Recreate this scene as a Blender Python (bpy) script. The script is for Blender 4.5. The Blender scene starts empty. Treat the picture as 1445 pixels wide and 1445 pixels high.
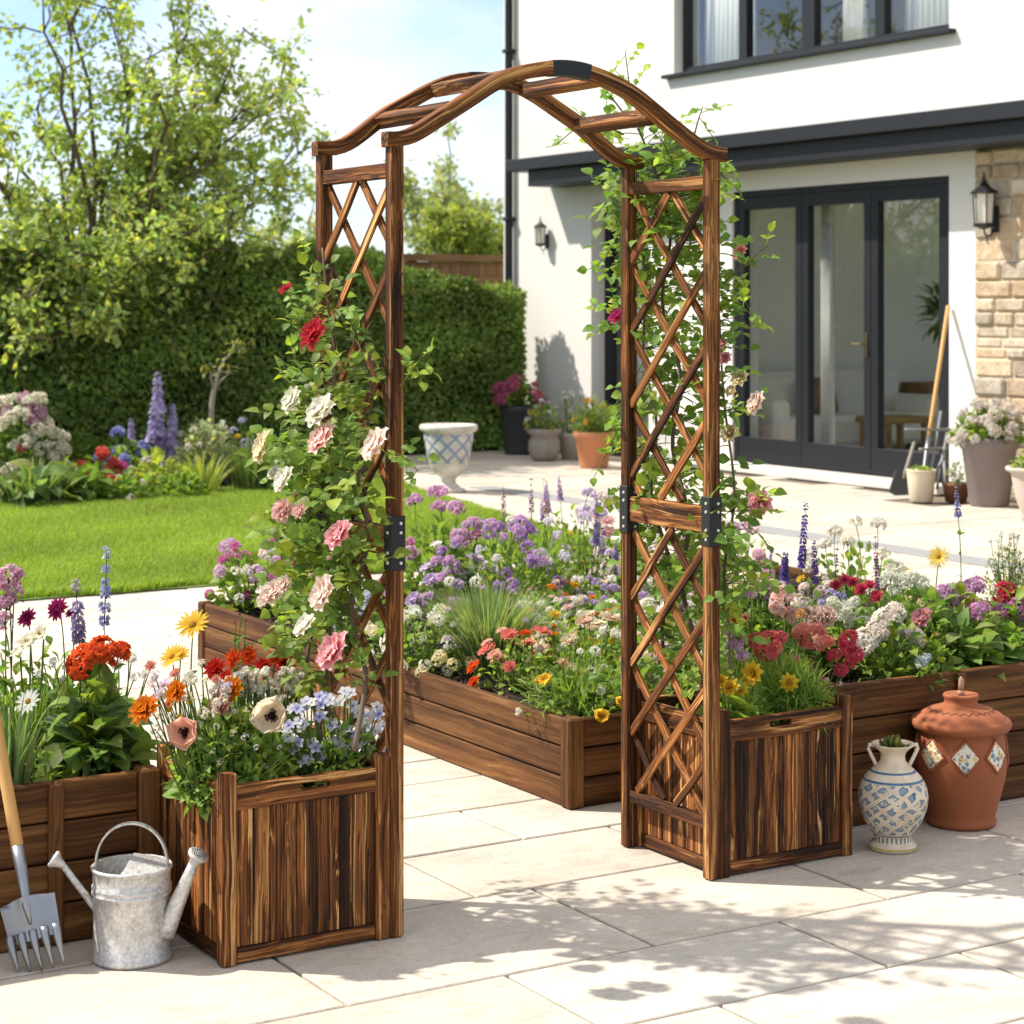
import bpy, math, random
import numpy as np
from mathutils import Vector, Matrix

# ------------------------------------------------------------------ camera, sky, sun, exposure
SC = bpy.context.scene
COL = SC.collection
F_PX, CAM_H, HORIZON, YAW = 2900.0, 1.5, 430.0, math.radians(31.2)
RX, RY = math.cos(YAW), -math.sin(YAW)          # camera right in the ground plane
FX, FY = math.sin(YAW), math.cos(YAW)           # camera forward

cam = bpy.data.cameras.new("camera")
cam_o = bpy.data.objects.new("camera", cam)
COL.objects.link(cam_o)
cam_o.location = (0, 0, CAM_H)
cam_o.rotation_euler = (math.radians(90), 0, -YAW)
cam.sensor_width = 36
cam.lens = 36 * F_PX / 1445
cam.shift_y = -(722.5 - HORIZON) / 1445
cam.clip_start, cam.clip_end = 0.1, 2000
cam.dof.use_dof = True
cam.dof.focus_distance = 5.3
cam.dof.aperture_fstop = 7.5
SC.camera = cam_o

SUN_S = Vector((0.66, -0.57, -1.0)).normalized()   # direction the light travels
world = bpy.data.worlds.new("World")
SC.world = world
world.use_nodes = True
wn, wl = world.node_tree.nodes, world.node_tree.links
wn.clear()
w_out = wn.new("ShaderNodeOutputWorld")
w_bg = wn.new("ShaderNodeBackground")
w_bg.inputs[1].default_value = 0.15
sky = wn.new("ShaderNodeTexSky")
sky.sky_type = 'NISHITA'
sky.sun_disc = False
sky.sun_elevation = math.asin(-SUN_S.z)
sky.sun_rotation = math.atan2(-SUN_S.x, -SUN_S.y)
sky.air_density = 1.0
sky.dust_density = 0.5
sky.ozone_density = 1.4
w_tc = wn.new("ShaderNodeTexCoord")
w_map = wn.new("ShaderNodeMapping")
w_map.inputs["Scale"].default_value = (1.0, 1.0, 2.6)
w_map.inputs["Location"].default_value = (0.35, 0.1, 0.0)
w_noise = wn.new("ShaderNodeTexNoise")
w_noise.inputs["Scale"].default_value = 3.2
w_noise.inputs["Detail"].default_value = 7
w_noise.inputs["Roughness"].default_value = 0.55
w_ramp = wn.new("ShaderNodeValToRGB")
w_ramp.color_ramp.elements[0].position = 0.475
w_ramp.color_ramp.elements[0].color = (0, 0, 0, 1)
w_ramp.color_ramp.elements[1].position = 0.70
w_ramp.color_ramp.elements[1].color = (1, 1, 1, 1)
w_mix = wn.new("ShaderNodeMixRGB")
w_mix.inputs["Color2"].default_value = (4.4, 4.2, 3.9, 1)
w_mul = wn.new("ShaderNodeMath")
w_mul.operation = 'MULTIPLY'
w_mul.inputs[1].default_value = 0.72
wl.new(w_tc.outputs["Generated"], w_map.inputs[0])
wl.new(w_map.outputs[0], w_noise.inputs["Vector"])
w_sep = wn.new("ShaderNodeSeparateXYZ")
w_fill_cloud = wn.new("ShaderNodeMath")                  # unseen overhead cloud, added to brighten and neutralise the fill light
w_fill_cloud.operation = 'MULTIPLY_ADD'
w_fill_cloud.inputs[1].default_value = 0.30
wl.new(w_tc.outputs["Generated"], w_sep.inputs[0])
wl.new(w_sep.outputs["Z"], w_fill_cloud.inputs[0])
wl.new(w_noise.outputs["Fac"], w_fill_cloud.inputs[2])
wl.new(w_fill_cloud.outputs[0], w_ramp.inputs[0])
wl.new(w_ramp.outputs[0], w_mul.inputs[0])
wl.new(w_mul.outputs[0], w_mix.inputs["Fac"])
w_tint = wn.new("ShaderNodeMixRGB")
w_tint.blend_type = 'MULTIPLY'
w_tint.inputs["Fac"].default_value = 1.0
w_tint.inputs["Color2"].default_value = (0.54, 0.575, 0.70, 1)
wl.new(sky.outputs[0], w_tint.inputs["Color1"])
wl.new(w_tint.outputs[0], w_mix.inputs["Color1"])
wl.new(w_mix.outputs[0], w_bg.inputs[0])
wl.new(w_bg.outputs[0], w_out.inputs[0])

sun = bpy.data.lights.new("sun", 'SUN')
sun.energy = 3.35
sun.angle = math.radians(0.9)
sun.color = (1.0, 0.93, 0.83)
sun_o = bpy.data.objects.new("sun", sun)
COL.objects.link(sun_o)
sun_o.rotation_euler = SUN_S.to_track_quat('-Z', 'Y').to_euler()

SC.view_settings.view_transform = 'Standard'
SC.view_settings.look = 'None'
SC.view_settings.exposure = 1.1
SC.view_settings.gamma = 1.0
SC.cycles.max_bounces = 8
SC.cycles.transparent_max_bounces = 12
SC.cycles.use_denoising = True
SC.cycles.caustics_reflective = False
SC.cycles.caustics_refractive = False

# ------------------------------------------------------------------ layout helpers (photo measurements -> metres)
def on_z(px, py, z=0.0):
    Z = F_PX * (CAM_H - z) / (py - HORIZON)
    X = (px - 722.5) * Z / F_PX
    return np.array((X * RX + Z * FX, X * RY + Z * FY, z))
def on_y(px, py, Y):
    a = (px - 722.5) / F_PX
    t = Y / (a * RY + FY)
    return np.array((t * (a * RX + FX), Y, CAM_H - (py - HORIZON) / F_PX * t))
def on_x(px, py, X):
    a = (px - 722.5) / F_PX
    t = X / (a * RX + FX)
    return np.array((X, t * (a * RY + FY), CAM_H - (py - HORIZON) / F_PX * t))
def depth(p):
    return p[0] * FX + p[1] * FY

rng = np.random.default_rng(7)
random.seed(7)

# ------------------------------------------------------------------ mesh accumulator
def _chamfer_template():
    idx, verts = {}, []
    for sx in (-1, 1):
        for sy in (-1, 1):
            for sz in (-1, 1):
                for a in range(3):
                    idx[(sx, sy, sz, a)] = len(verts)
                    verts.append((sx, sy, sz, a))
    faces = []
    ax = [(1, 2), (0, 2), (0, 1)]
    for a in range(3):
        b, c = ax[a]
        for s in (-1, 1):
            q = []
            for sb, sc_ in ((-1, -1), (1, -1), (1, 1), (-1, 1)):
                k = [0, 0, 0]; k[a] = s; k[b] = sb; k[c] = sc_
                q.append(idx[(k[0], k[1], k[2], a)])
            faces.append(q)
    for a in range(3):
        b, c = ax[a]
        for sb in (-1, 1):
            for sc_ in (-1, 1):
                def K(s):
                    k = [0, 0, 0]; k[a] = s; k[b] = sb; k[c] = sc_
                    return tuple(k)
                faces.append([idx[K(-1) + (b,)], idx[K(1) + (b,)], idx[K(1) + (c,)], idx[K(-1) + (c,)]])
    tris = []
    for sx in (-1, 1):
        for sy in (-1, 1):
            for sz in (-1, 1):
                tris.append([idx[(sx, sy, sz, i)] for i in range(3)])
    S = np.array([v[:3] for v in verts], float)
    A = np.array([v[3] for v in verts])
    test = S * 0.9
    test[np.arange(24), A] = S[np.arange(24), A]
    def fix(fs):
        out = []
        for f in fs:
            p = test[f]
            n = np.cross(p[1] - p[0], p[2] - p[0])
            out.append(f if np.dot(n, p.mean(0)) > 0 else f[::-1])
        return np.array(out)
    return S, A, fix(faces), fix(tris)
CH_S, CH_A, CH_Q, CH_T = _chamfer_template()

class Geo:
    def __init__(s):
        s.V, s.C, s.G, s.Q, s.T, s.MQ, s.MT = [], [], [], [], [], [], []
        s.n = 0
    def add(s, V, Q=None, T=None, C=None, G=None, m=0):
        V = np.asarray(V, float).reshape(-1, 3)
        k = len(V)
        C = np.ones((k, 3)) if C is None else np.broadcast_to(np.asarray(C, float), (k, 3))
        G = np.zeros((k, 3)) if G is None else np.asarray(G, float)
        s.V.append(V); s.C.append(C); s.G.append(G)
        if Q is not None and len(Q):
            s.Q.append(np.asarray(Q, np.int64) + s.n); s.MQ.append(np.full(len(Q), m))
        if T is not None and len(T):
            s.T.append(np.asarray(T, np.int64) + s.n); s.MT.append(np.full(len(T), m))
        s.n += k
    def box(s, c, size, grain=0, R=None, ch=0.002, tone=1.0, m=0):
        h = np.asarray(size, float) / 2
        ch = min(ch, h.min() * 0.6)
        P = CH_S * (h - ch)
        P[np.arange(24), CH_A] = CH_S[np.arange(24), CH_A] * h[CH_A]
        o = [i for i in range(3) if i != grain]
        G = np.stack([P[:, grain] + rng.uniform(-50, 50), P[:, o[0]] + rng.uniform(-50, 50), P[:, o[1]] + rng.uniform(-50, 50)], 1)
        if R is not None:
            P = P @ np.asarray(R).T
        s.add(P + np.asarray(c, float), CH_Q, CH_T, np.full(3, tone) if np.isscalar(tone) else tone, G, m)
    def span(s, lo, hi, **k):
        lo, hi = np.asarray(lo, float), np.asarray(hi, float)
        s.box((lo + hi) / 2, hi - lo, **k)
    def bar(s, p0, p1, w, t, up=(0, 0, 1), **k):
        p0, p1 = np.asarray(p0, float), np.asarray(p1, float)
        d = p1 - p0; L = np.linalg.norm(d); d = d / L
        y = np.cross(np.asarray(up, float), d); y /= np.linalg.norm(y)
        z = np.cross(d, y)
        s.box((p0 + p1) / 2, (L, w, t), grain=0, R=np.stack([d, y, z], 1), **k)
    def sweep(s, pts, w, h, side, tone=1.0, m=0):
        """rectangular section swept along a planar curve; side = constant axis of width"""
        pts = np.asarray(pts, float); n = len(pts)
        side = np.asarray(side, float)
        tg = np.gradient(pts, axis=0); tg /= np.linalg.norm(tg, axis=1)[:, None]
        up = np.cross(tg, side); up /= np.linalg.norm(up, axis=1)[:, None]
        L = np.concatenate([[0], np.cumsum(np.linalg.norm(np.diff(pts, axis=0), axis=1))])
        e = 0.12
        prof = [(-1, -1 + e), (-1, 1 - e), (-1 + e, 1), (1 - e, 1), (1, 1 - e), (1, -1 + e), (1 - e, -1), (-1 + e, -1)]
        V, G = [], []
        o = rng.uniform(-50, 50, 3)
        for i in range(n):
            for a, b in prof:
                V.append(pts[i] + side * a * w / 2 + up[i] * b * h / 2)
                G.append((L[i] + o[0], a * w / 2 + o[1], b * h / 2 + o[2]))
        k = len(prof)
        Q = [[i * k + j, (i + 1) * k + j, (i + 1) * k + (j + 1) % k, i * k + (j + 1) % k] for i in range(n - 1) for j in range(k)]
        for base in (0, (n - 1) * k):
            Q += [[base, base + 1, base + 4, base + 5], [base + 1, base + 2, base + 3, base + 4], [base + 5, base + 6, base + 7, base]]
        s.add(V, Q, None, np.full(3, tone), G, m)
    def tube(s, pts, r, n=6, C=(1, 1, 1), m=0, cap=True):
        pts = np.asarray(pts, float); k = len(pts)
        r = np.broadcast_to(np.asarray(r, float), (k,))
        tg = np.gradient(pts, axis=0); tg /= np.linalg.norm(tg, axis=1)[:, None] + 1e-9
        ref = np.array((0.31, 0.47, 0.83)) if abs(tg[0] @ np.array((0.31, 0.47, 0.83))) < 0.9 else np.array((1., 0, 0))
        a = np.cross(tg, ref); a /= np.linalg.norm(a, axis=1)[:, None]
        b = np.cross(tg, a)
        th = np.arange(n) * 2 * math.pi / n
        V = pts[:, None, :] + r[:, None, None] * (a[:, None, :] * np.cos(th)[None, :, None] + b[:, None, :] * np.sin(th)[None, :, None])
        L = np.concatenate([[0], np.cumsum(np.linalg.norm(np.diff(pts, axis=0), axis=1))])
        G = np.stack([np.repeat(L, n) + rng.uniform(-9, 9), np.tile(np.cos(th), k) * np.repeat(r, n), np.tile(np.sin(th), k) * np.repeat(r, n)], 1)
        i = np.arange(k - 1)[:, None] * n; j = np.arange(n)[None, :]; jn = (j + 1) % n
        Q = np.stack([i + j, i + jn, i + n + jn, i + n + j], -1).reshape(-1, 4)
        V = V.reshape(-1, 3); T = None
        if cap:
            V = np.concatenate([V, pts[[0]], pts[[-1]]]); G = np.concatenate([G, G[[0]], G[[-1]]])
            c0, c1 = k * n, k * n + 1; e = (k - 1) * n
            T = [[c0, (q + 1) % n, q] for q in range(n)] + [[c1, e + q, e + (q + 1) % n] for q in range(n)]
        s.add(V, Q, T, C, G, m)
    def lathe(s, prof, c=(0, 0, 0), n=40, C=(1, 1, 1), m=0, wob=0.0):
        """prof = [(r, z)...]; gc = (turn 0..1, height, 0)"""
        prof = np.asarray(prof, float); k = len(prof)
        th = np.arange(n + 1) * 2 * math.pi / n
        w = 1 + wob * np.sin(3 * th + 1.0) * 0.5 + wob * np.sin(5 * th) * 0.3
        V = np.stack([prof[:, None, 0] * np.cos(th) * w, prof[:, None, 0] * np.sin(th) * w, np.repeat(prof[:, 1:2], n + 1, 1)], -1).reshape(-1, 3)
        G = np.stack([np.tile(th / (2 * math.pi), k), np.repeat(prof[:, 1], n + 1), np.repeat(prof[:, 0], n + 1)], 1)
        i = np.arange(k - 1)[:, None] * (n + 1); j = np.arange(n)[None, :]
        Q = np.stack([i + j, i + j + 1, i + n + 1 + j + 1, i + n + 1 + j], -1).reshape(-1, 4)
        s.add(V + np.asarray(c, float), Q, None, C, G, m)
    def sphere(s, c, r, n=10, C=(1, 1, 1), m=0, z=1.0):
        a = np.linspace(-math.pi / 2, math.pi / 2, n // 2 + 2)
        s.lathe(np.stack([np.cos(a) * r, np.sin(a) * r * z], 1), c, n, C, m)
    def scatter(s, tm, R, T, S, C, m=0):
        """tm = (V, Q, per-vertex colour factor or None)"""
        V, Q, cf = tm
        N, k = len(T), len(V)
        if N == 0: return
        S = np.asarray(S, float)
        S = S[:, None, None] if S.ndim == 1 else S[:, None, :]
        P = (V[None] * S) @ np.swapaxes(R, 1, 2) + T[:, None, :]
        C = np.broadcast_to(np.asarray(C, float), (N, 3))
        CC = np.repeat(C[:, None, :], k, 1)
        if cf is not None: CC = CC * cf[None]
        QQ = (Q[None] + (np.arange(N) * k)[:, None, None]).reshape(-1, 4)
        s.add(P.reshape(-1, 3), QQ, None, CC.reshape(-1, 3), None, m)
    def mesh(s, name, mats, origin=(0, 0, 0), smooth=False, grain=True):
        me = bpy.data.meshes.new(name)
        V = np.concatenate(s.V) - np.asarray(origin, float)
        Q = np.concatenate(s.Q) if s.Q else np.zeros((0, 4), np.int64)
        T = np.concatenate(s.T) if s.T else np.zeros((0, 3), np.int64)
        me.vertices.add(len(V)); me.vertices.foreach_set("co", V.astype(np.float32).ravel())
        loops = np.concatenate([Q.ravel(), T.ravel()]).astype(np.int32)
        me.loops.add(len(loops)); me.loops.foreach_set("vertex_index", loops)
        st = np.concatenate([np.arange(len(Q)) * 4, len(Q) * 4 + np.arange(len(T)) * 3]).astype(np.int32)
        me.polygons.add(len(st)); me.polygons.foreach_set("loop_start", st)
        mi = np.concatenate((s.MQ if s.MQ else []) + (s.MT if s.MT else [])).astype(np.int32)
        me.polygons.foreach_set("material_index", mi)
        me.polygons.foreach_set("use_smooth", np.full(len(st), smooth))
        C = np.concatenate(s.C)
        a = me.attributes.new("col", 'FLOAT_COLOR', 'POINT')
        a.data.foreach_set("color", np.concatenate([C, np.ones((len(C), 1))], 1).astype(np.float32).ravel())
        if grain:
            a = me.attributes.new("gc", 'FLOAT_VECTOR', 'POINT')
            a.data.foreach_set("vector", np.concatenate(s.G).astype(np.float32).ravel())
        me.update(calc_edges=True)
        me.validate()
        for m in (mats if isinstance(mats, (list, tuple)) else [mats]):
            me.materials.append(m)
        return me
    def build(s, name, mats, parent=None, origin=None, smooth=False, grain=True):
        """origin in world metres; a child is built relative to its parent's place"""
        if origin is None:
            origin = wpos(parent) if parent is not None else (0, 0, 0)
        o = bpy.data.objects.new(name, s.mesh(name, mats, origin, smooth, grain))
        COL.objects.link(o)
        if parent is not None:
            o.parent = parent
            o.location = np.asarray(origin, float) - np.asarray(wpos(parent), float)
        else:
            o.location = origin
        return o

def wpos(o):
    p = np.zeros(3)
    while o is not None:
        p = p + np.array(o.location); o = o.parent
    return p
def tag(o, label, cat, group=None):
    o['label'] = label; o['category'] = cat
    if group: o['group'] = group
    return o
def thing(name, label, cat, loc, group=None):
    o = bpy.data.objects.new(name, None)
    o.empty_display_size = 0.1
    COL.objects.link(o)
    o.location = loc
    return tag(o, label, cat, group)
def struct(o, kind='structure'):
    o['kind'] = kind
    return o

# ------------------------------------------------------------------ materials
class M:
    """small node-graph builder"""
    def __init__(s, name):
        s.mat = bpy.data.materials.new(name); s.mat.use_nodes = True
        s.n, s.l = s.mat.node_tree.nodes, s.mat.node_tree.links
        s.n.clear()
        s.out = s.n.new("ShaderNodeOutputMaterial")
        s.p = s.n.new("ShaderNodeBsdfPrincipled")
        s.l.new(s.p.outputs[0], s.out.inputs[0])
    def set(s, **k):
        for a, v in k.items():
            s.p.inputs[a.replace('_', ' ')].default_value = v
        return s
    def link(s, a, b): s.l.new(a, b)
    def attr(s, name, vec=False):
        a = s.n.new("ShaderNodeAttribute"); a.attribute_name = name
        return a.outputs["Vector" if vec else "Color"]
    def coord(s, w="Object"):
        return s.n.new("ShaderNodeTexCoord").outputs[w]
    def map(s, v, scale=(1, 1, 1), rot=(0, 0, 0)):
        m = s.n.new("ShaderNodeMapping"); m.inputs["Scale"].default_value = scale; m.inputs["Rotation"].default_value = rot
        s.l.new(v, m.inputs[0]); return m.outputs[0]
    def noise(s, v, scale=5, detail=4, rough=0.55, dist=0.0, out="Fac"):
        t = s.n.new("ShaderNodeTexNoise")
        t.inputs["Scale"].default_value = scale; t.inputs["Detail"].default_value = detail
        t.inputs["Roughness"].default_value = rough; t.inputs["Distortion"].default_value = dist
        s.l.new(v, t.inputs["Vector"]); return t.outputs[out]
    def voronoi(s, v, scale=5, feature='F1', out="Distance"):
        t = s.n.new("ShaderNodeTexVoronoi"); t.feature = feature
        t.inputs["Scale"].default_value = scale; s.l.new(v, t.inputs["Vector"]); return t.outputs[out]
    def ramp(s, v, stops):
        r = s.n.new("ShaderNodeValToRGB"); e = r.color_ramp.elements
        while len(e) > 1: e.remove(e[-1])
        for i, (p, c) in enumerate(stops):
            x = e[0] if i == 0 else e.new(p)
            x.position = p
            x.color = (c, c, c, 1) if np.isscalar(c) else tuple(c) + (1,)
        s.l.new(v, r.inputs[0]); return r.outputs[0]
    def mix(s, a, b, f=0.5, mode='MIX'):
        m = s.n.new("ShaderNodeMixRGB"); m.blend_type = mode
        for i, v in ((0, f), (1, a), (2, b)):
            if hasattr(v, 'is_output'): s.l.new(v, m.inputs[i])
            elif i == 0: m.inputs[0].default_value = v
            else: m.inputs[i].default_value = (v, v, v, 1) if np.isscalar(v) else tuple(v) + (1,)
        return m.outputs[0]
    def math(s, op, a, b=0.0):
        m = s.n.new("ShaderNodeMath"); m.operation = op
        for i, v in ((0, a), (1, b)):
            if hasattr(v, 'is_output'): s.l.new(v, m.inputs[i])
            else: m.inputs[i].default_value = v
        return m.outputs[0]
    def bump(s, h, strength=0.3, dist=0.01):
        b = s.n.new("ShaderNodeBump"); b.inputs["Strength"].default_value = strength; b.inputs["Distance"].default_value = dist
        s.l.new(h, b.inputs["Height"]); s.l.new(b.outputs[0], s.p.inputs["Normal"]); return s
    def base(s, c): s.l.new(c, s.p.inputs["Base Color"]); return s
    def sep(s, v):
        x = s.n.new("ShaderNodeSeparateXYZ"); s.l.new(v, x.inputs[0]); return x.outputs
    def comb(s, x, y, z=0.0):
        c = s.n.new("ShaderNodeCombineXYZ")
        for i, v in enumerate((x, y, z)):
            if hasattr(v, 'is_output'): s.l.new(v, c.inputs[i])
            else: c.inputs[i].default_value = v
        return c.outputs[0]
    def translucent(s, color, fac):
        t = s.n.new("ShaderNodeBsdfTranslucent"); s.l.new(color, t.inputs[0])
        m = s.n.new("ShaderNodeMixShader"); m.inputs[0].default_value = fac
        s.l.new(s.p.outputs[0], m.inputs[1]); s.l.new(t.outputs[0], m.inputs[2]); s.l.new(m.outputs[0], s.out.inputs[0])
        return s

def mat_plain(name, color, rough=0.5, metal=0.0, var=0.15, scale=12, bump=0.0):
    m = M(name); m.set(Roughness=rough, Metallic=metal)
    v = m.coord()
    n = m.noise(v, scale, 5)
    c = m.mix(tuple(x * (1 - var) for x in color), tuple(min(1, x * (1 + var)) for x in color), n)
    m.base(c)
    if bump: m.bump(m.noise(v, scale * 6, 4), bump, 0.004)
    return m.mat

def mat_wood(name, stops, tight=46, along=1.6, rough=0.55, bump=0.5, streak=False):
    m = M(name); m.set(Roughness=rough)
    m.p.inputs["Specular IOR Level"].default_value = 0.18
    g = m.attr("gc", True)
    warp = m.noise(m.map(g, (2.2, 9, 9)), 1.0, 3, 0.5)
    x = m.sep(g)
    w2 = m.math('MULTIPLY', m.math('SUBTRACT', warp, 0.5), 0.05)
    gv = m.comb(m.math('MULTIPLY', x[0], along), m.math('MULTIPLY', m.math('ADD', x[1], w2), tight), m.math('MULTIPLY', m.math('ADD', x[2], w2), tight))
    broad = m.noise(m.map(gv, (0.7, 0.42, 0.42)), 1.0, 3, 0.5, 0.8)
    fine = m.noise(m.map(gv, (1.0, 3.4, 3.4)), 1.0, 6, 0.65, 0.3)
    mixv = m.math('ADD', m.math('MULTIPLY', broad, 0.55), m.math('MULTIPLY', fine, 0.45))
    c = m.ramp(mixv, stops)
    if streak:
        s1 = m.noise(m.map(gv, (0.55, 1.15, 1.15)), 1.0, 4, 0.6, 0.5)
        c = m.mix(c, (0.62, 0.34, 0.125), m.ramp(s1, [(0.60, 0.0), (0.66, 0.85)]))
        s2 = m.noise(m.map(gv, (0.8, 2.6, 2.6)), 1.7, 3, 0.6, 0.4)
        c = m.mix(c, (0.008, 0.004, 0.002), m.ramp(s2, [(0.57, 0.0), (0.65, 0.85)]))
    knot = m.voronoi(m.map(g, (1.7, 6.5, 6.5)), 1.0)
    kf = m.ramp(knot, [(0.05, 1.0), (0.17, 0.0)])
    c = m.mix(c, (0.018, 0.008, 0.004), m.math('MULTIPLY', kf, 0.75))
    c = m.mix(c, m.attr("col"), 1.0, 'MULTIPLY')
    m.base(c)
    m.bump(fine, bump, 0.004)
    return m.mat

W_ARCH = mat_wood("scorched_wood", [(0.36, (0.006, 0.003, 0.002)), (0.425, (0.030, 0.011, 0.004)), (0.475, (0.085, 0.028, 0.007)), (0.53, (0.18, 0.062, 0.016)), (0.585, (0.36, 0.148, 0.042)), (0.65, (0.70, 0.41, 0.15))], 56, 1.1, 0.68, 0.6, True)
W_BED = mat_wood("stained_board", [(0.34, (0.022, 0.008, 0.003)), (0.43, (0.065, 0.025, 0.008)), (0.51, (0.115, 0.047, 0.014)), (0.60, (0.19, 0.085, 0.027)), (0.72, (0.36, 0.20, 0.075))], 30, 1.3, 0.7, 0.4)
W_PALE = mat_wood("pale_handle_wood", [(0.3, (0.42, 0.22, 0.07)), (0.5, (0.60, 0.34, 0.12)), (0.7, (0.72, 0.45, 0.19))], 30, 1.5, 0.45, 0.15)
W_FENCE = mat_wood("fence_wood", [(0.3, (0.11, 0.06, 0.03)), (0.5, (0.24, 0.14, 0.065)), (0.7, (0.34, 0.21, 0.11))], 14, 1.0, 0.8, 0.2)
W_BARK = mat_wood("bark", [(0.3, (0.05, 0.035, 0.022)), (0.5, (0.13, 0.095, 0.065)), (0.7, (0.24, 0.19, 0.14))], 22, 4, 0.9, 0.7)

def mat_leaf(name, trans=0.42, rough=0.5, spec=0.22):
    m = M(name); m.set(Roughness=rough)
    m.p.inputs["Specular IOR Level"].default_value = spec
    n = m.noise(m.coord(), 55, 3)
    c = m.mix(m.attr("col"), m.ramp(n, [(0.3, (0.75, 0.78, 0.7)), (0.7, (1.22, 1.2, 1.1))]), 1.0, 'MULTIPLY')
    m.base(c)
    tc = m.mix(c, (1.5, 1.55, 0.75), 1.0, 'MULTIPLY')
    m.translucent(tc, trans)
    return m.mat
LEAF = mat_leaf("leaf_green")
HEDGE_LEAF = mat_leaf("hedge_leaf", 0.3, 0.55, 0.2)
GRASS = mat_leaf("grass_blade", 0.35, 0.6, 0.2)
def mat_petal(name="petal"):
    m = M(name); m.set(Roughness=0.6)
    m.p.inputs["Specular IOR Level"].default_value = 0.2
    n = m.noise(m.coord(), 90, 3)
    c = m.mix(m.attr("col"), m.ramp(n, [(0.3, 0.86), (0.7, 1.05)]), 1.0, 'MULTIPLY')
    m.base(c); m.translucent(c, 0.6)
    return m.mat
PETAL = mat_petal()
def mat_soil(name="soil"):
    m = M(name); m.set(Roughness=0.95)
    v = m.coord()
    a = m.noise(v, 42, 6, 0.7); b = m.voronoi(v, 60)
    m.base(m.ramp(m.math('ADD', m.math('MULTIPLY', a, .6), m.math('MULTIPLY', b, .5)), [(0.3, (0.008, 0.005, 0.003)), (0.55, (0.035, 0.020, 0.012)), (0.8, (0.10, 0.06, 0.035))]))
    m.bump(m.math('ADD', a, b), 1.0, 0.02)
    return m.mat
SOIL = mat_soil()
# ------------------------------------------------------------------ setting: ground, patio, lawn, border
def mat_stone():
    m = M("sandstone_slab"); m.set(Roughness=0.8)
    v = m.coord()
    big = m.noise(v, 2.3, 5, 0.6); mid = m.noise(m.map(v, (1, 2.2, 1)), 7, 6, 0.65, 1.2); fine = m.noise(v, 90, 4, 0.7)
    c = m.ramp(mid, [(0.25, (0.45, 0.39, 0.325)), (0.42, (0.565, 0.51, 0.43)), (0.58, (0.62, 0.57, 0.49)), (0.8, (0.48, 0.41, 0.33))])
    c = m.mix(c, m.ramp(big, [(0.3, (0.84, 0.83, 0.82)), (0.7, (1.05, 1.03, 1.0))]), 1.0, 'MULTIPLY')
    c = m.mix(c, m.ramp(fine, [(0.35, 0.86), (0.6, 1.04)]), 1.0, 'MULTIPLY')
    spots = m.ramp(m.noise(v, 30, 2, 0.5), [(0.70, 0.0), (0.78, 1.0)])
    c = m.mix(c, (0.42, 0.34, 0.25), m.math('MULTIPLY', spots, 0.45))
    damp = m.ramp(m.noise(m.map(v, (1, 1.6, 1)), 1.15, 8, 0.68, 0.9), [(0.46, 0.0), (0.62, 1.0)])
    c = m.mix(c, m.mix(c, (0.74, 0.71, 0.65), 1.0, 'MULTIPLY'), m.math('MULTIPLY', damp, 0.4))
    c = m.mix(c, m.attr("col"), 1.0, 'MULTIPLY')
    m.base(c)
    m.bump(m.math('ADD', m.math('MULTIPLY', mid, 0.7), m.math('MULTIPLY', fine, 0.25)), 0.35, 0.012)
    return m.mat
STONE = mat_stone()
JOINT = mat_plain("mortar_joint", (0.17, 0.14, 0.105), 0.95, 0, 0.3, 30)

g = Geo()
g.add([(-400, -200, -0.06), (400, -200, -0.06), (400, 600, -0.06), (-400, 600, -0.06)], [[0, 1, 2, 3]])
struct(g.build("ground", mat_plain("rough_meadow", (0.09, 0.14, 0.035), 0.95, 0, 0.4, 0.6)))

g = Geo()
g.add([(-3, 1.5, -0.012), (13, 1.5, -0.012), (13, 24, -0.012), (-3, 24, -0.012)], [[0, 1, 2, 3]])
struct(g.build("patio_bed", JOINT))

LAWN = [(-2.5, 10.17), (7.06, 10.17), (7.2, 11.06), (7.52, 12.7), (7.86, 14.43), (8.25, 15.5), (4.6, 15.02), (-2.5, 14.6)]
def inside(poly, x, y):
    x = np.asarray(x); y = np.asarray(y); r = np.zeros(x.shape, bool)
    for i in range(len(poly)):
        (x0, y0), (x1, y1) = poly[i - 1], poly[i]
        c = (y0 > y) != (y1 > y)
        r ^= c & (x < (x1 - x0) * (y - y0) / (y1 - y0 + 1e-12) + x0)
    return r

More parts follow.
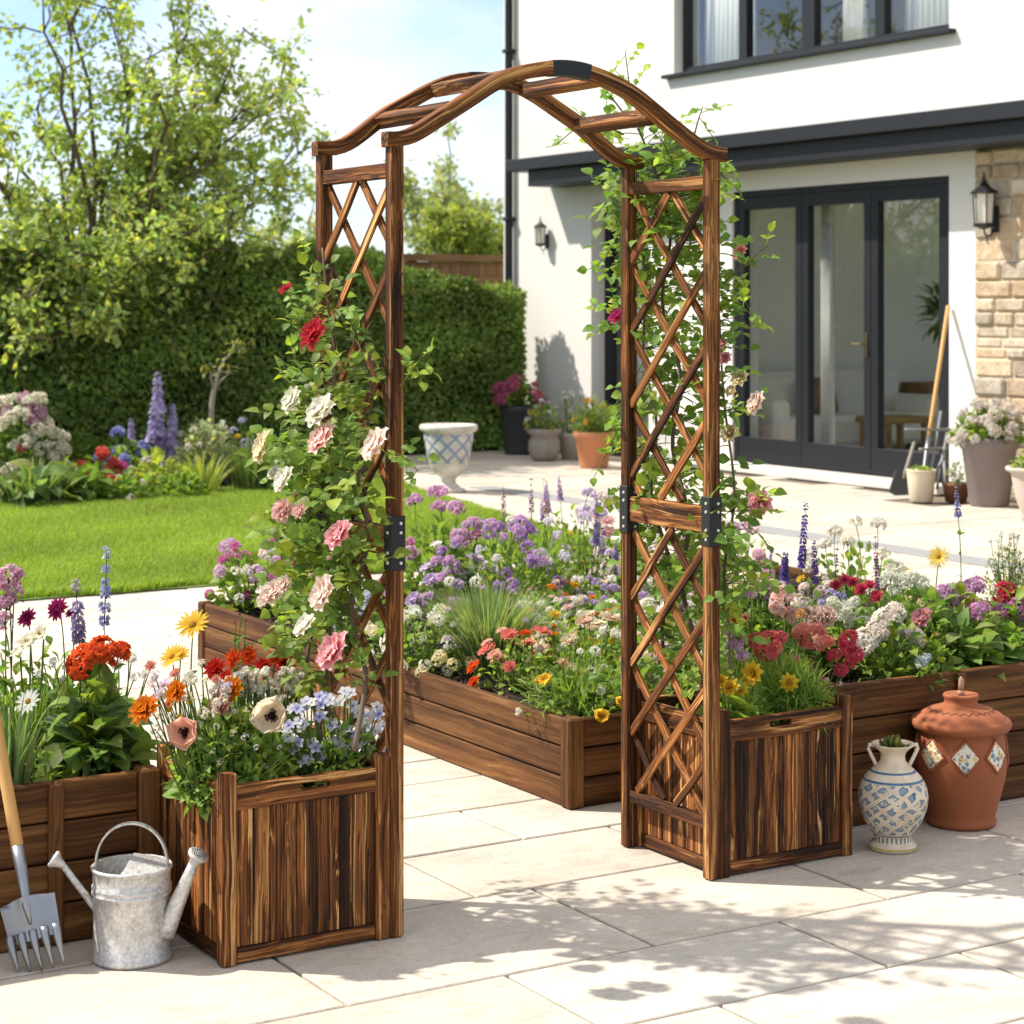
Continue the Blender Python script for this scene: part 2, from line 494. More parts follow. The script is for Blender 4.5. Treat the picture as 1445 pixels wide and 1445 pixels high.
# slabs: rows along X, random widths, each a chamfered slab with its own tone
g = Geo()
rows = [1.6, 2.05, 2.6, 3.14, 3.54, 3.945, 4.50, 4.92, 5.29, 5.66, 5.94]
while rows[-1] < 20.5: rows.append(rows[-1] + float(rng.choice([0.3, 0.42, 0.55, 0.6])))
fixed = {3.14: [1.2, 1.95, 2.66, 3.35], 3.54: [1.55, 2.37, 3.145, 3.95], 3.945: [1.2, 1.98, 2.78, 3.5, 4.2], 4.50: [2.2, 2.62, 3.3], 4.92: [2.5, 3.02, 3.7]}
for y0, y1 in zip(rows[:-1], rows[1:]):
    xs = [-2.5 + float(rng.uniform(0, .5))]
    fx = fixed.get(round(y0, 3), [])
    while xs[-1] < 12.5:
        xs.append(xs[-1] + float(rng.choice([0.4, 0.58, 0.75, 0.88])))
    if fx:
        xs = [x for x in xs if x < fx[0] - 0.3 or x > fx[-1] + 0.3] + fx
        xs.sort()
    for x0, x1 in zip(xs[:-1], xs[1:]):
        j = 0.0054
        cx, cy = (x0 + x1) / 2, (y0 + y1) / 2
        if x1 > 11.40 or (cx > 10.6 and cy < 9) : continue
        if 5.6 > x0 and y0 > 14.9 and x1 < 8: continue
        if inside(LAWN, np.array([x0 + .1, x1 - .1, cx]), np.array([y0 + .1, y1 - .1, cy])).all(): continue
        t = float(rng.uniform(0.90, 1.04)); w = float(rng.uniform(-0.02, 0.025))
        g.box((cx, cy, -0.02 + float(rng.uniform(-.0012, .0012))), (x1 - x0 - 2 * j, y1 - y0 - 2 * j, 0.04), ch=0.003, tone=(t + w, t, t - w))
patio = struct(g.build("patio", STONE))

# linear drainage strip that crosses the terrace parallel to the house
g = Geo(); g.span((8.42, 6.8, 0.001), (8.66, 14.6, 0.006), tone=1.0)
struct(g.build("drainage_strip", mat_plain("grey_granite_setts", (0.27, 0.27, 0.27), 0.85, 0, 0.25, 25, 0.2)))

# lawn sheet and blades
g = Geo()
P = np.array([(x, y, 0.008) for x, y in LAWN])
g.add(P, [[0, 1, 2, 7], [2, 3, 6, 7], [3, 4, 5, 6]])
struct(g.build("lawn", mat_plain("lawn_base", (0.13, 0.20, 0.035), 0.95, 0, 0.35, 4)))
def blade_t():
    V = np.array([(-.5, 0, 0), (.5, 0, 0), (-.3, .18, .6), (.3, .18, .6), (-.03, .5, 1), (.03, .5, 1)], float)
    return V, np.array([[0, 1, 3, 2], [2, 3, 5, 4]]), None
N = 330000
x = rng.uniform(2.6, 8.3, N); y = 10.1 + 5.4 * rng.random(N) ** 1.25
wob = 0.025 * np.sin(x * 7.1) + 0.02 * np.sin(y * 9.3 + x)
k = inside(LAWN, x + wob, y + wob)
a = (x * RX + y * RY) / (x * FX + y * FY)
k &= (a > -0.26) & (a < 0.09)
x, y = x[k], y[k]; N = len(x)
th = rng.uniform(0, 2 * math.pi, N)
R = np.zeros((N, 3, 3)); R[:, 0, 0] = np.cos(th); R[:, 1, 0] = np.sin(th); R[:, 0, 1] = -np.sin(th); R[:, 1, 1] = np.cos(th); R[:, 2, 2] = 1
hgt = rng.uniform(0.026, 0.05, N)
patch = 0.5 + 0.25 * np.sin(x * 2.1 + y * 1.3) + 0.25 * np.sin(y * 4.7 - x * 1.9)
worn = 0.5 + 0.5 * np.sin(x * 0.9 + 1.7 * np.sin(y * .8)) * np.sin(y * 1.15 - x * .6)
tone = (0.72 + 0.3 * patch + 0.22 * worn + rng.uniform(-.2, .25, N))[:, None]
C = np.array((0.235, 0.335, 0.045)) * tone + rng.uniform(0, 0.03, (N, 1)) * np.array((1.0, 0.6, 0.2))
g = Geo(); g.scatter(blade_t(), R, np.stack([x, y, np.full(N, 0.006)], 1), np.stack([np.full(N, 0.0085), hgt, hgt], 1), C)
struct(g.build("grass", GRASS, grain=False), 'stuff')

g = Geo()
g.add([(-2.5, 14.6, .012), (4.6, 15.02, .012), (8.25, 15.5, .012), (9.3, 18.3, .012), (-2.5, 18.3, .012)], [[0, 1, 2, 4]], [[2, 3, 4]])
struct(g.build("flower_border_soil", SOIL))

# ------------------------------------------------------------------ leaf templates
def leaf_t(nl=4, fold=0.3, curl=0.25, wide=0.5, shape=0.85):
    t = np.linspace(0, 1, nl + 1)
    w = wide * np.sin(math.pi * np.clip(t, 0.015, 0.985) ** shape)
    z = curl * (0.25 - (t - 0.4) ** 2) - curl * 0.09
    V = []
    for i in range(nl + 1):
        V += [(-w[i], t[i], z[i] + fold * w[i]), (0, t[i], z[i]), (w[i], t[i], z[i] + fold * w[i])]
    Q = []
    for i in range(nl):
        b = i * 3
        Q += [[b, b + 1, b + 4, b + 3], [b + 1, b + 2, b + 5, b + 4]]
    cf = np.array([[1.0, 1.0, 1.0], [1.12, 1.12, 0.98], [1.0, 1.0, 1.0]] * (nl + 1))
    return np.array(V), np.array(Q), cf
LEAF_OV = leaf_t(5, 0.28, 0.5, 0.30)
LEAF_RD = leaf_t(5, 0.22, 0.35, 0.42, 0.75)
LEAF_LO = leaf_t(5, 0.3, 0.7, 0.13, 0.8)
LEAF_NEEDLE = leaf_t(3, 0.2, 0.5, 0.045, 0.8)
LEAF_TINY = (np.array([(0, 0, 0), (-.33, .45, .1), (0, 1, -.05), (.33, .45, .1)], float), np.array([[0, 3, 2, 1]]), None)
def strap_t(nl=7, w=0.03):
    t = np.linspace(0, 1, nl + 1); V = []
    for a in t:
        ww = w * (1 - a ** 3) * (0.55 + 0.9 * a * (1 - a)); z = 0.0
        V += [(-ww, a, 0.0), (ww, a, 0.0)]
    Q = [[2 * i, 2 * i + 1, 2 * i + 3, 2 * i + 2] for i in range(nl)]
    return np.array(V), np.array(Q), None
def nrm(v): return v / (np.linalg.norm(v, axis=-1, keepdims=True) + 1e-9)
def basis(d, up):
    y = nrm(d); x = nrm(np.cross(y, up)); z = np.cross(x, y)
    return np.stack([x, y, z], -1)
def rand_dirs(n):
    v = rng.normal(size=(n, 3)); return nrm(v)
def tint(col, n, var=0.28, yel=0.25):
    c = np.array(col) * (1 + rng.uniform(-var, var, (n, 1)))
    y = np.clip(rng.normal(0, yel, (n, 1)), -0.2, 0.8)
    return np.clip(c * (1 + y * np.array((0.9, 0.35, -0.2))), 0.002, 1)

# ------------------------------------------------------------------ house
WX = 11.45
RENDER = M("white_render"); RENDER.set(Roughness=0.85)
_v = RENDER.coord(); RENDER.base(RENDER.mix((0.62, 0.60, 0.56), (0.71, 0.69, 0.65), RENDER.noise(_v, 1.1, 7, 0.65)))
RENDER.bump(RENDER.noise(_v, 70, 5, 0.7), 0.35, 0.006); RENDER = RENDER.mat
ANTH = mat_plain("anthracite_aluminium", (0.012, 0.0135, 0.017), 0.5, 0, 0.1, 3)
for _n in ANTH.node_tree.nodes:
    if _n.type == 'BSDF_PRINCIPLED': _n.inputs["Specular IOR Level"].default_value = 0.3
BLACK = mat_plain("black_metal", (0.012, 0.012, 0.014), 0.45, 0.3, 0.2, 8)
PLASTER = mat_plain("interior_plaster", (0.80, 0.77, 0.71), 0.9, 0, 0.05, 2)
IFLOOR = mat_plain("interior_floor", (0.70, 0.65, 0.57), 0.35, 0, 0.08, 2)
def mat_glass():
    m = bpy.data.materials.new("window_glass"); m.use_nodes = True
    n, l = m.node_tree.nodes, m.node_tree.links; n.clear()
    o = n.new("ShaderNodeOutputMaterial"); mx = n.new("ShaderNodeMixShader"); t = n.new("ShaderNodeBsdfTransparent")
    gl = n.new("ShaderNodeBsdfGlossy"); gl.inputs["Roughness"].default_value = 0.015
    t.inputs[0].default_value = (0.96, 0.975, 0.97, 1)
    lw = n.new("ShaderNodeLayerWeight"); lw.inputs[0].default_value = 0.5
    pw = n.new("ShaderNodeMath"); pw.operation = 'POWER'; pw.inputs[1].default_value = 4.0
    mt = n.new("ShaderNodeMath"); mt.operation = 'MULTIPLY_ADD'; mt.inputs[1].default_value = 0.9; mt.inputs[2].default_value = 0.06
    l.new(lw.outputs["Facing"], pw.inputs[0]); l.new(pw.outputs[0], mt.inputs[0]); l.new(mt.outputs[0], mx.inputs[0]); l.new(t.outputs[0], mx.inputs[1]); l.new(gl.outputs[0], mx.inputs[2]); l.new(mx.outputs[0], o.inputs[0])
    return m
GLASS = mat_glass()

house = thing("house", "white rendered two storey house with anthracite canopy, glazed doors and stone clad end", "house", (WX, 15, 0))
DY0, DY1, DZ1 = 12.19, 15.02, 2.53       # glazed doors
SY0, SY1 = 16.35, 17.36                  # side glazed door
UY0, UY1, UZ0, UZ1 = 12.19, 15.93, 3.69, 4.95
HL, HR, HT = 19.08, 7.0, 5.7
g = Geo()
def wseg(y0, y1, z0, z1): g.span((WX, y0, z0), (WX + 0.3, y1, z1), ch=0.0005)
wseg(HR, DY0, 0, 3.0); wseg(DY0, DY1, DZ1, 3.0); wseg(DY1, SY0, 0, 3.0); wseg(SY0, SY1, DZ1, 3.0); wseg(SY1, HL, 0, 3.0)
wseg(HR, UY0, 3.0, HT); wseg(UY0, UY1, 3.0, UZ0); wseg(UY0, UY1, UZ1, HT); wseg(UY1, HL, 3.0, HT)
HD = 4.0
g.span((WX + 0.3, HL - 0.3, 0), (WX + HD, HL, HT), ch=0.0005)
g.span((WX + 0.3, HR, 0), (WX + HD, HR + 0.3, HT), ch=0.0005)
g.span((WX + HD - .3, HR + 0.3, 2.72), (WX + HD, HL - 0.3, HT), ch=0.0005)
g.span((WX + HD - .3, 15.62, 0), (WX + HD, HL - 0.3, 2.72), ch=0.0005)
wall = g.build("wall", RENDER, house)
g = Geo(); g.span((WX - 0.25, HR - 0.2, HT + .002), (WX + HD + .2, HL + 0.2, HT + 0.18), ch=0.01)
g.build("roof", ANTH, house)
g = Geo()
g.span((WX + 0.302, HR + .302, 2.75), (WX + HD - .302, HL - .302, 3.1), ch=.001)
g.build("ceiling", PLASTER, house)
g = Geo(); g.span((WX + 0.302, HR + .302, 0.0), (WX + HD - .302, HL - .302, 0.05), ch=.001)
g.build("interior_floor", IFLOOR, house)
g = Geo(); g.span((WX + 0.31, 15.75, .052), (WX + HD - .31, 15.85, 2.748), ch=.001)
g.span((WX + 2.2, HR + .31, 3.102), (WX + 2.3, HL - .31, HT - .002), ch=.001)
g.build("interior_wall", PLASTER, house)
g = Geo()  # rear glazing out of view, added to bring more light into the room
for y_ in np.linspace(HR + .34, 15.58, 7): g.span((WX + HD - .2, y_ - .03, .052), (WX + HD - .12, y_ + .03, 2.71))
g.span((WX + HD - .21, HR + .31, .051), (WX + HD - .11, 15.61, .12)); rw = g.build("added_rear_window", ANTH, house)
g = Geo(); g.span((WX + HD - .163, HR + .32, .125), (WX + HD - .157, 15.6, 2.70), ch=.0005); g.build("pane", GLASS, rw)
# canopy: two stepped bands
cL = on_x(715, 238, 10.97); cT = on_x(1445, 141, 10.97)[2]; cB = on_x(1445, 165, 10.97)[2]
fL = on_x(746, 262, 11.04); fB = on_x(1445, 198, 11.04)[2]
g = Geo(); g.span((10.95, 7.2, cB), (WX - .001, cL[1], cT), ch=0.006)
can = g.build("canopy", ANTH, house)
g = Geo(); g.span((11.03, 7.3, fB), (WX - .001, fL[1], cB - .002), ch=0.004); g.build("fascia", ANTH, can)
# upper window
g = Geo()
fw = 0.07
def frame(g, y0, y1, z0, z1, x0, x1, w):
    g.span((x0, y0, z0), (x1, y1, z0 + w)); g.span((x0, y0, z1 - w), (x1, y1, z1))
    g.span((x0, y0, z0 + w), (x1, y0 + w, z1 - w)); g.span((x0, y1 - w, z0 + w), (x1, y1, z1 - w))
frame(g, UY0 + .001, UY1 - .001, UZ0 + .001, UZ1 - .001, WX + 0.10, WX + 0.18, 0.065)
ym = [UY1 - (UY1 - UY0) * f_ for f_ in (0.25, 0.5, 0.75)]
for i, y_ in enumerate(ym):
    w_ = 0.085 if i == 1 else 0.06
    g.span((WX + 0.098, y_ - w_, UZ0 + .067), (WX + 0.178, y_ + w_, UZ1 - .067))
win = g.build("window", ANTH, house)
ye = [UY1] + ym + [UY0]
for i in range(4):
    g = Geo(); g.span((WX + 0.135, ye[i + 1] + .06, UZ0 + .06), (WX + 0.141, ye[i] - .06, UZ1 - .06), ch=0.0005); g.build("pane", GLASS, win)
g = Geo(); g.span((WX - 0.07, UY0 - .08, UZ0 - 0.035), (WX + .1, UY1 + .12, UZ0 - .001), ch=0.004); g.build("sill", ANTH, win)
# glazed doors: three leaves
g = Geo()
frame(g, DY0 + .001, DY1 - .001, 0.055, DZ1 - .001, WX + 0.02, WX + 0.13, 0.055)
dfr = g.build("door_frame", ANTH, house)
dw = (DY1 - DY0 - 0.11) / 3
for i in range(3):
    y1_ = DY1 - 0.057 - i * dw; y0_ = y1_ - dw + 0.006
    g = Geo()
    x0, x1 = WX + 0.025, WX + 0.095
    g.span((x0, y0_, 0.112), (x1, y1_, 0.30)); g.span((x0, y0_, DZ1 - .17), (x1, y1_, DZ1 - .058))
    g.span((x0, y0_, .30), (x1, y0_ + .085, DZ1 - .17)); g.span((x0, y1_ - .085, .30), (x1, y1_, DZ1 - .17))
    d = g.build("door", ANTH, house)
    g = Geo(); g.span((WX + 0.057, y0_ + .08, .295), (WX + 0.063, y1_ - .08, DZ1 - .165), ch=.0005); g.build("pane", GLASS, d)
    if i == 1:
        g = Geo(); yy = y0_ + .05
        g.span((x0 - .012, yy - .014, 1.06), (x0 - .002, yy + .014, 1.26), ch=.004)
        g.tube([(x0 - .01, yy, 1.17), (x0 - .055, yy, 1.17), (x0 - .055, yy + .12, 1.17)], .008, 8)
        g.build("handle", mat_plain("brass", (0.24, 0.18, 0.09), 0.4, 1.0, .1), d, smooth=False)
g = Geo(); g.span((WX - 0.22, DY0 - .1, 0.001), (WX - .001, DY1 + .1, 0.075), ch=.008); g.span((WX + .0005, DY0 + .002, .001), (WX + .28, DY1 - .002, .054), ch=.002)
g.build("threshold", mat_plain("pale_stone_step", (0.66, 0.62, 0.56), .7, 0, .08, 6), house)
# side glazed door
g = Geo(); frame(g, SY0 + .001, SY1 - .001, .055, DZ1 - .001, WX + 0.16, WX + 0.25, 0.10)
sd = g.build("side_door", ANTH, house)
g = Geo(); g.span((WX + .2, SY0 + .095, .15), (WX + .206, SY1 - .095, DZ1 - .095), ch=.0005); g.build("pane", GLASS, sd)
g = Geo(); g.span((WX + .05, SY0 + .002, .001), (WX + .3, SY1 - .002, .054), ch=.002); g.build("door_sill", ANTH, sd)
# downpipe
g = Geo(); yy = on_x(718, 100, WX - 0.06)[1]
g.tube([(WX - .06, yy, .02), (WX - .06, yy, 5.6)], 0.042, 14)
for z_ in (0.8, 2.4, 4.2): g.span((WX - .115, yy - .055, z_), (WX - .002, yy + .055, z_ + .04), ch=.005)
g.build("downpipe", ANTH, house, smooth=False)
# stone cladding
def mat_cotswold():
    m = M("honey_stone"); m.set(Roughness=0.9)
    v = m.coord(); a = m.noise(v, 9, 6, 0.7, .6); b = m.noise(v, 40, 4, 0.7)
    c = m.ramp(a, [(0.3, (0.38, 0.29, 0.185)), (0.5, (0.57, 0.465, 0.33)), (0.7, (0.66, 0.58, 0.46))])
    m.base(m.mix(c, m.attr("col"), 1.0, 'MULTIPLY')); m.bump(m.math('ADD', a, m.math('MULTIPLY', b, .5)), .9, .03)
    return m.mat
g = Geo()
z_ = 0.004
while z_ < fB - .05:
    hh = float(rng.uniform(.075, .18)); hh = min(hh, fB - .006 - z_)
    y_ = 11.86
    while y_ > 7.4:
        ww = float(rng.uniform(.12, .42)); t = float(rng.uniform(.68, 1.12)); wv = float(rng.uniform(-.06, .10))
        pr = float(rng.uniform(.035, .065))
        g.span((WX - pr, y_ - ww + .006, z_ + .005), (WX - .001, y_ - .006, z_ + hh - .005), ch=.022, tone=(t + wv, t, t - wv))
        y_ -= ww
    z_ += hh
sw = g.build("stone_cladding", mat_cotswold(), house)
g = Geo(); g.span((WX - .03, 7.35, .002), (WX - .0015, 11.868, fB - .004), ch=.002); g.build("mortar", mat_plain("lime_mortar", (.55, .46, .33), .95, 0, .2, 20), sw)

# ---- indoors, seen through the glass
CREAM = mat_plain("cream_upholstery", (0.76, 0.72, 0.66), .9, 0, .06, 8)
OAK = mat_wood("oak", [(.3, (.16, .08, .03)), (.5, (.28, .15, .065)), (.7, (.4, .24, .11))], 18)
so = thing("sofa", "long cream sofa with brown cushion behind the glazed doors", "sofa", (12.95, 15.3, .05))
g = Geo(); g.span((12.0, 14.95, .16), (13.9, 15.5, .45), ch=.05); g.build("seat", CREAM, so)
g = Geo(); g.span((12.0, 15.46, .2), (13.9, 15.72, .86), ch=.06); g.build("backrest", CREAM, so)
for xx in (11.9, 13.8):
    g = Geo(); g.span((xx, 14.95, .12), (xx + .2, 15.7, .62), ch=.05); g.build("armrest", CREAM, so)
for xx in (12.05, 13.8):
    for yy in (15.0, 15.6):
        g = Geo(); g.span((xx, yy, .052), (xx + .05, yy + .05, .18)); g.build("leg", OAK, so)
g = Geo(); g.box((12.75, 15.38, .62), (.42, .13, .36), R=Matrix.Rotation(math.radians(-16), 3, 'X'), ch=.05)
tag(g.build("cushion", mat_plain("brown_linen", (.24, .15, .09), .95, 0, .2, 30)), "brown square cushion propped on the cream sofa indoors", "cushion")
st = thing("side_table", "small wooden side table in front of the cream sofa indoors", "table", (13.0, 14.6, .05))
g = Geo(); g.span((12.72, 14.35, .40), (13.3, 14.8, .46), grain=0); g.build("table_top", OAK, st)
for a_, b_ in ((12.75, 14.38), (13.2, 14.38), (12.75, 14.72), (13.2, 14.72)):
    g = Geo(); g.span((a_, b_, .052), (a_ + .05, b_ + .05, .399), grain=2); g.build("leg", OAK, st)
pp = thing("houseplant", "tall bushy houseplant in a pale pot behind the right glazed door", "plant", (14.0, 14.9, .05))
g = Geo(); g.lathe([(0, .002), (.13, .002), (.17, .3), (.16, .32), (.145, .3), (0, .28)], (14.0, 14.9, .05), 20); g.build("pot", CREAM, pp, smooth=True)
g = Geo(); n_ = 380
hub = np.array((14.0, 14.9, 1.42)); q = rand_dirs(n_) * rng.uniform(.12, .36, (n_, 1)); q[:, 2] *= 1.25
g.scatter(LEAF_LO, basis(q + np.array((0, 0, .1)), np.tile((0, 0, 1.), (n_, 1)) + .3 * rand_dirs(n_)), hub + q * .6, rng.uniform(.10, .2, n_), tint((.11, .18, .06), n_))
g.tube([(14.0, 14.9, .3), (14.01, 14.92, 1.4)], .015, 6, (.05, .06, .02)); g.build("foliage", LEAF, pp)
sb = thing("sideboard", "low wooden sideboard against the wall beside the cream sofa", "sideboard", (14.5, 15.5, .05))
g = Geo(); g.span((14.1, 15.3, .2), (14.85, 15.72, .72), grain=0, ch=.01); g.build("cabinet", OAK, sb)
for xx in (14.15, 14.75):
    for yy in (15.35, 15.62):
        g = Geo(); g.span((xx, yy, .052), (xx + .05, yy + .05, .199)); g.build("leg", OAK, sb)
CURT = mat_plain("sheer_curtain", (.74, .73, .70), .9, 0, .04, 4)
def curtain(name, label, x, y0, y1, z0, z1):
    n_ = 50; yy = np.linspace(y0, y1, n_); xx = x + .03 * np.sin(np.arange(n_) * 1.35)
    V = np.concatenate([np.stack([xx, yy, np.full(n_, z0)], 1), np.stack([xx + .004, yy, np.full(n_, z1)], 1), np.stack([xx + .008, yy, np.full(n_, z1)], 1), np.stack([xx + .008, yy, np.full(n_, z0)], 1)])
    i = np.arange(n_ - 1); Q = np.concatenate([np.stack([i + a_ * n_, i + 1 + a_ * n_, i + 1 + b_ * n_, i + b_ * n_], 1) for a_, b_ in ((0, 1), (1, 2), (2, 3), (3, 0))])
    g = Geo(); g.add(V, Q); return tag(g.build(name, CURT, smooth=True), label, "curtain")
curtain("curtain", "pale curtain at the left end of the upper window", WX + .32, 15.1, 15.86, 3.25, 5.0)
curtain("curtain", "narrow pale curtain in the third pane of the upper window", WX + .32, 13.55, 13.85, 3.25, 5.0)
curtain("curtain", "wide pale curtain at the right end of the upper window", WX + .32, 12.3, 13.05, 3.25, 5.0)
curtain("curtain", "pale curtain gathered beside the middle glazed door leaf", WX + .42, on_x(1174, 500, WX + .42)[1], on_x(1160, 500, WX + .42)[1], .06, 2.7)
curtain("curtain", "pale curtain drawn behind the narrow side door", WX + .42, 16.42, 17.3, .06, 2.7)

# ---- wall lanterns
LGLASS = mat_plain("frosted_lantern_glass", (.75, .70, .60), .25, 0, .05, 6)
def lantern(label, y, z, x, s=1.0):
    t = thing("wall_lantern", label, "lantern", (x, y, z), "wall lanterns on the house")
    cx = x - .15 * s
    def P_(v): return (cx, y, z + v * s)
    g = Geo()
    g.lathe(np.array([(0, .26), (.015, .255), (.02, .235), (.06, .19), (.125, .145), (.13, .13), (.0, .13)]) * s, (cx, y, z), 6)
    g.lathe(np.array([(0, .325), (.012, .31), (.006, .29), (.016, .275), (.008, .255)]) * s, (cx, y, z), 8); g.build("roof_cap", BLACK, t)
    g = Geo()
    for k in range(6):
        a_ = k * math.pi / 3
        g.bar((cx + .10 * s * math.cos(a_), y + .10 * s * math.sin(a_), z + .13 * s), (cx + .085 * s * math.cos(a_), y + .085 * s * math.sin(a_), z - .14 * s), .011 * s, .011 * s, up=(math.cos(a_), math.sin(a_), .1))
    g.lathe(np.array([(0, -.14), (.095, -.14), (.1, -.155), (.09, -.17), (.03, -.19), (0, -.2)]) * s, (cx, y, z), 6); g.build("cage", BLACK, t)
    g = Geo(); g.lathe(np.array([(.088, .128), (.074, -.138)]) * s, (cx, y, z), 6); g.build("glass", LGLASS, t)
    g = Geo(); g.span((x - .022, y - .05 * s, z - .22 * s), (x - .002, y + .05 * s, z + .02 * s), ch=.006)
    g.tube([P_(-.2), (cx + .02, y, z - .25 * s), (cx + .08 * s, y, z - .25 * s), (x - .01, y, z - .17 * s)], .009 * s, 8); 
    g.tube([(cx + .04, y, z - .25 * s), (cx + .03, y, z - .30 * s), (cx + .05, y, z - .33 * s)], .006 * s, 6); g.build("bracket", BLACK, t)
p_ = on_x(773, 332, WX); lantern("small black lantern on the white wall beside the narrow side door", p_[1], p_[2], WX, .62)
p_ = on_x(1405, 294, WX - .06); lantern("black lantern mounted on the honey coloured stone cladding", p_[1], p_[2], WX - .055, .85)
# ------------------------------------------------------------------ garden arch with two planter boxes
XL, XR = 2.29, 3.225          # post lines
YF, YB = 4.32, 4.70           # post centres front / back
PW = 0.034
arch = thing("garden_arch", "scorched brown wooden garden arch with lattice sides and two square planter boxes", "garden arch", ((XL + XR) / 2, (YF + YB) / 2, 0))
BRK = mat_plain("black_bracket", (.010, .010, .011), .5, .2, .2, 20)
BOLT = mat_plain("zinc_bolt", (.75, .74, .70), .3, .8, .1, 20)
_g = Geo(); _g.lathe([(0, .0035), (.0035, .003), (.0045, 0)], (0, 0, 0), 10); BOLT_ME = _g.mesh("bolt", BOLT)
def tn(a=.75, b=1.15): return float(rng.uniform(a, b))
for X in (XL, XR):
    for Y in (YF, YB):
        g = Geo(); g.box((X, Y, .941), (PW, PW, 1.878), grain=2, ch=.003, tone=tn(.7, 1.0)); po = g.build("post", W_ARCH, arch)
        g = Geo(); g.box((X, Y, .935), (PW + .0055, PW + .0055, .130), ch=.002); br = g.build("bracket", BRK, arch)
        for z in (.982, .96, .912, .888):
            for fx_, off in ((0, (.006, -PW / 2 - .0027)), (1, (-PW / 2 - .0027, -.004))):
                bo = bpy.data.objects.new("bolt", BOLT_ME); COL.objects.link(bo); bo.parent = br
                bo.location = (X + off[0] - wpos(br)[0], Y + off[1] - wpos(br)[1], z)
                bo.rotation_euler = (math.radians(90), 0, 0) if fx_ == 0 else (0, math.radians(-90), 0)
for X in (XL, XR):
    for (z0, z1, w) in ((1.802, 1.838, .026), (.902, .972, .024), (.128, .160, .024)):
        g = Geo(); g.span((X - w / 2, YF + PW / 2 + .0006, z0), (X + w / 2, YB - PW / 2 - .0006, z1), grain=1, ch=.003, tone=tn(.8, 1.1))
        g.build("rail", W_ARCH, arch)
# lattice panels
def lattice(X, z0, z1, zc, step):
    g = Geo(); ya, yb = YF + PW / 2 + .002, YB - PW / 2 - .002
    yc = (YF + YB) / 2 + .085
    for sg in (1, -1):
        for k in range(-12, 12):
            z_at = lambda y: zc + step * k + sg * (y - yc) * 1.045
            y0, y1 = ya, yb
            for zl in (z0, z1):
                pass
            # clip
            ys = sorted([(z0 - zc - step * k) / (sg * 1.045) + yc, (z1 - zc - step * k) / (sg * 1.045) + yc])
            y0, y1 = max(ya, ys[0]), min(yb, ys[1])
            if y1 - y0 < .03: continue
            x = X + (.0046 if sg > 0 else -.0046)
            w = tn(.0205, .0245); d0, d1 = float(rng.uniform(-.003, .003)), float(rng.uniform(-.003, .003))
            n_ = 7; ts = np.linspace(0, 1, n_)
            yy = y0 + (y1 - y0) * ts
            pts = np.stack([np.full(n_, x), yy, zc + step * k + sg * (yy - yc) * 1.045 + d0 + (d1 - d0) * ts + .0016 * np.sin(ts * 6 + k)], 1)
            g.sweep(pts, .0085, w, (1, 0, 0), tone=tn(.85, 1.35))
    g.build("lattice", W_ARCH, arch)
for X in (XL, XR):
    lattice(X, .9735, 1.8008, 1.314, .1965)
    lattice(X, .1615, .9005, .785, .188)
# arched beams
HALF = {YF: [(-.500, 1.893), (-.475, 1.893), (-.45, 1.894), (-.42, 1.905), (-.38, 1.930), (-.30, 1.982), (-.20, 2.041), (-.13, 2.071), (-.065, 2.086), (0, 2.089)],
        YB: [(-.500, 1.893), (-.475, 1.893), (-.45, 1.895), (-.42, 1.904), (-.38, 1.930), (-.30, 1.987), (-.18, 2.056), (-.11, 2.084), (-.05, 2.095), (0, 2.098)]}
xc = (XL + XR) / 2
def smooth_curve(p, n=61):
    p = np.array(p); d = np.concatenate([[0], np.cumsum(np.linalg.norm(np.diff(p, axis=0), axis=1))])
    t = np.linspace(0, d[-1], n); q = np.stack([np.interp(t, d, p[:, i]) for i in range(2)], 1)
    for _ in range(3): q[1:-1] = (q[:-2] + 2 * q[1:-1] + q[2:]) / 4
    return q
for Y in (YB, YF):
    half = HALF[Y]; q = smooth_curve(half + [(-a, z) for a, z in half[-2::-1]])
    g = Geo()
    pts = np.stack([xc + .006 + q[:, 0], np.full(len(q), Y), q[:, 1] + .0015 * np.sin(q[:, 0] * 31 + Y * 9)], 1)
    g.sweep(pts, .036, .0365, (0, 1, 0), tone=1.05)
    b = g.build("arch_beam", W_ARCH, arch, smooth=False)
    sel = [i for i in range(len(q)) if (-.045 < q[i, 0] < .075 if Y == YF else -.06 < q[i, 0] < .07)]
    g = Geo(); pp_ = pts[sel].copy()
    g.sweep(pp_, .039, .0395, (0, 1, 0)); g.build("connector_plate", BRK, b)
for xo in (-.312, -.150, .118, .292):
    z = float(np.interp(xo, q[:, 0], q[:, 1])) - .002
    sl = float(np.interp(xo + .02, q[:, 0], q[:, 1]) - np.interp(xo - .02, q[:, 0], q[:, 1])) / .04
    g = Geo(); L = YB - YF - .036
    Rm = np.array(Matrix.Rotation(-math.atan(sl), 3, 'Y'))
    g.box((xc + xo, (YF + YB) / 2, z), (.036, L, .034), grain=1, R=Rm, ch=.003, tone=tn(.8, 1.05))
    g.build("crossbar", W_ARCH, arch)

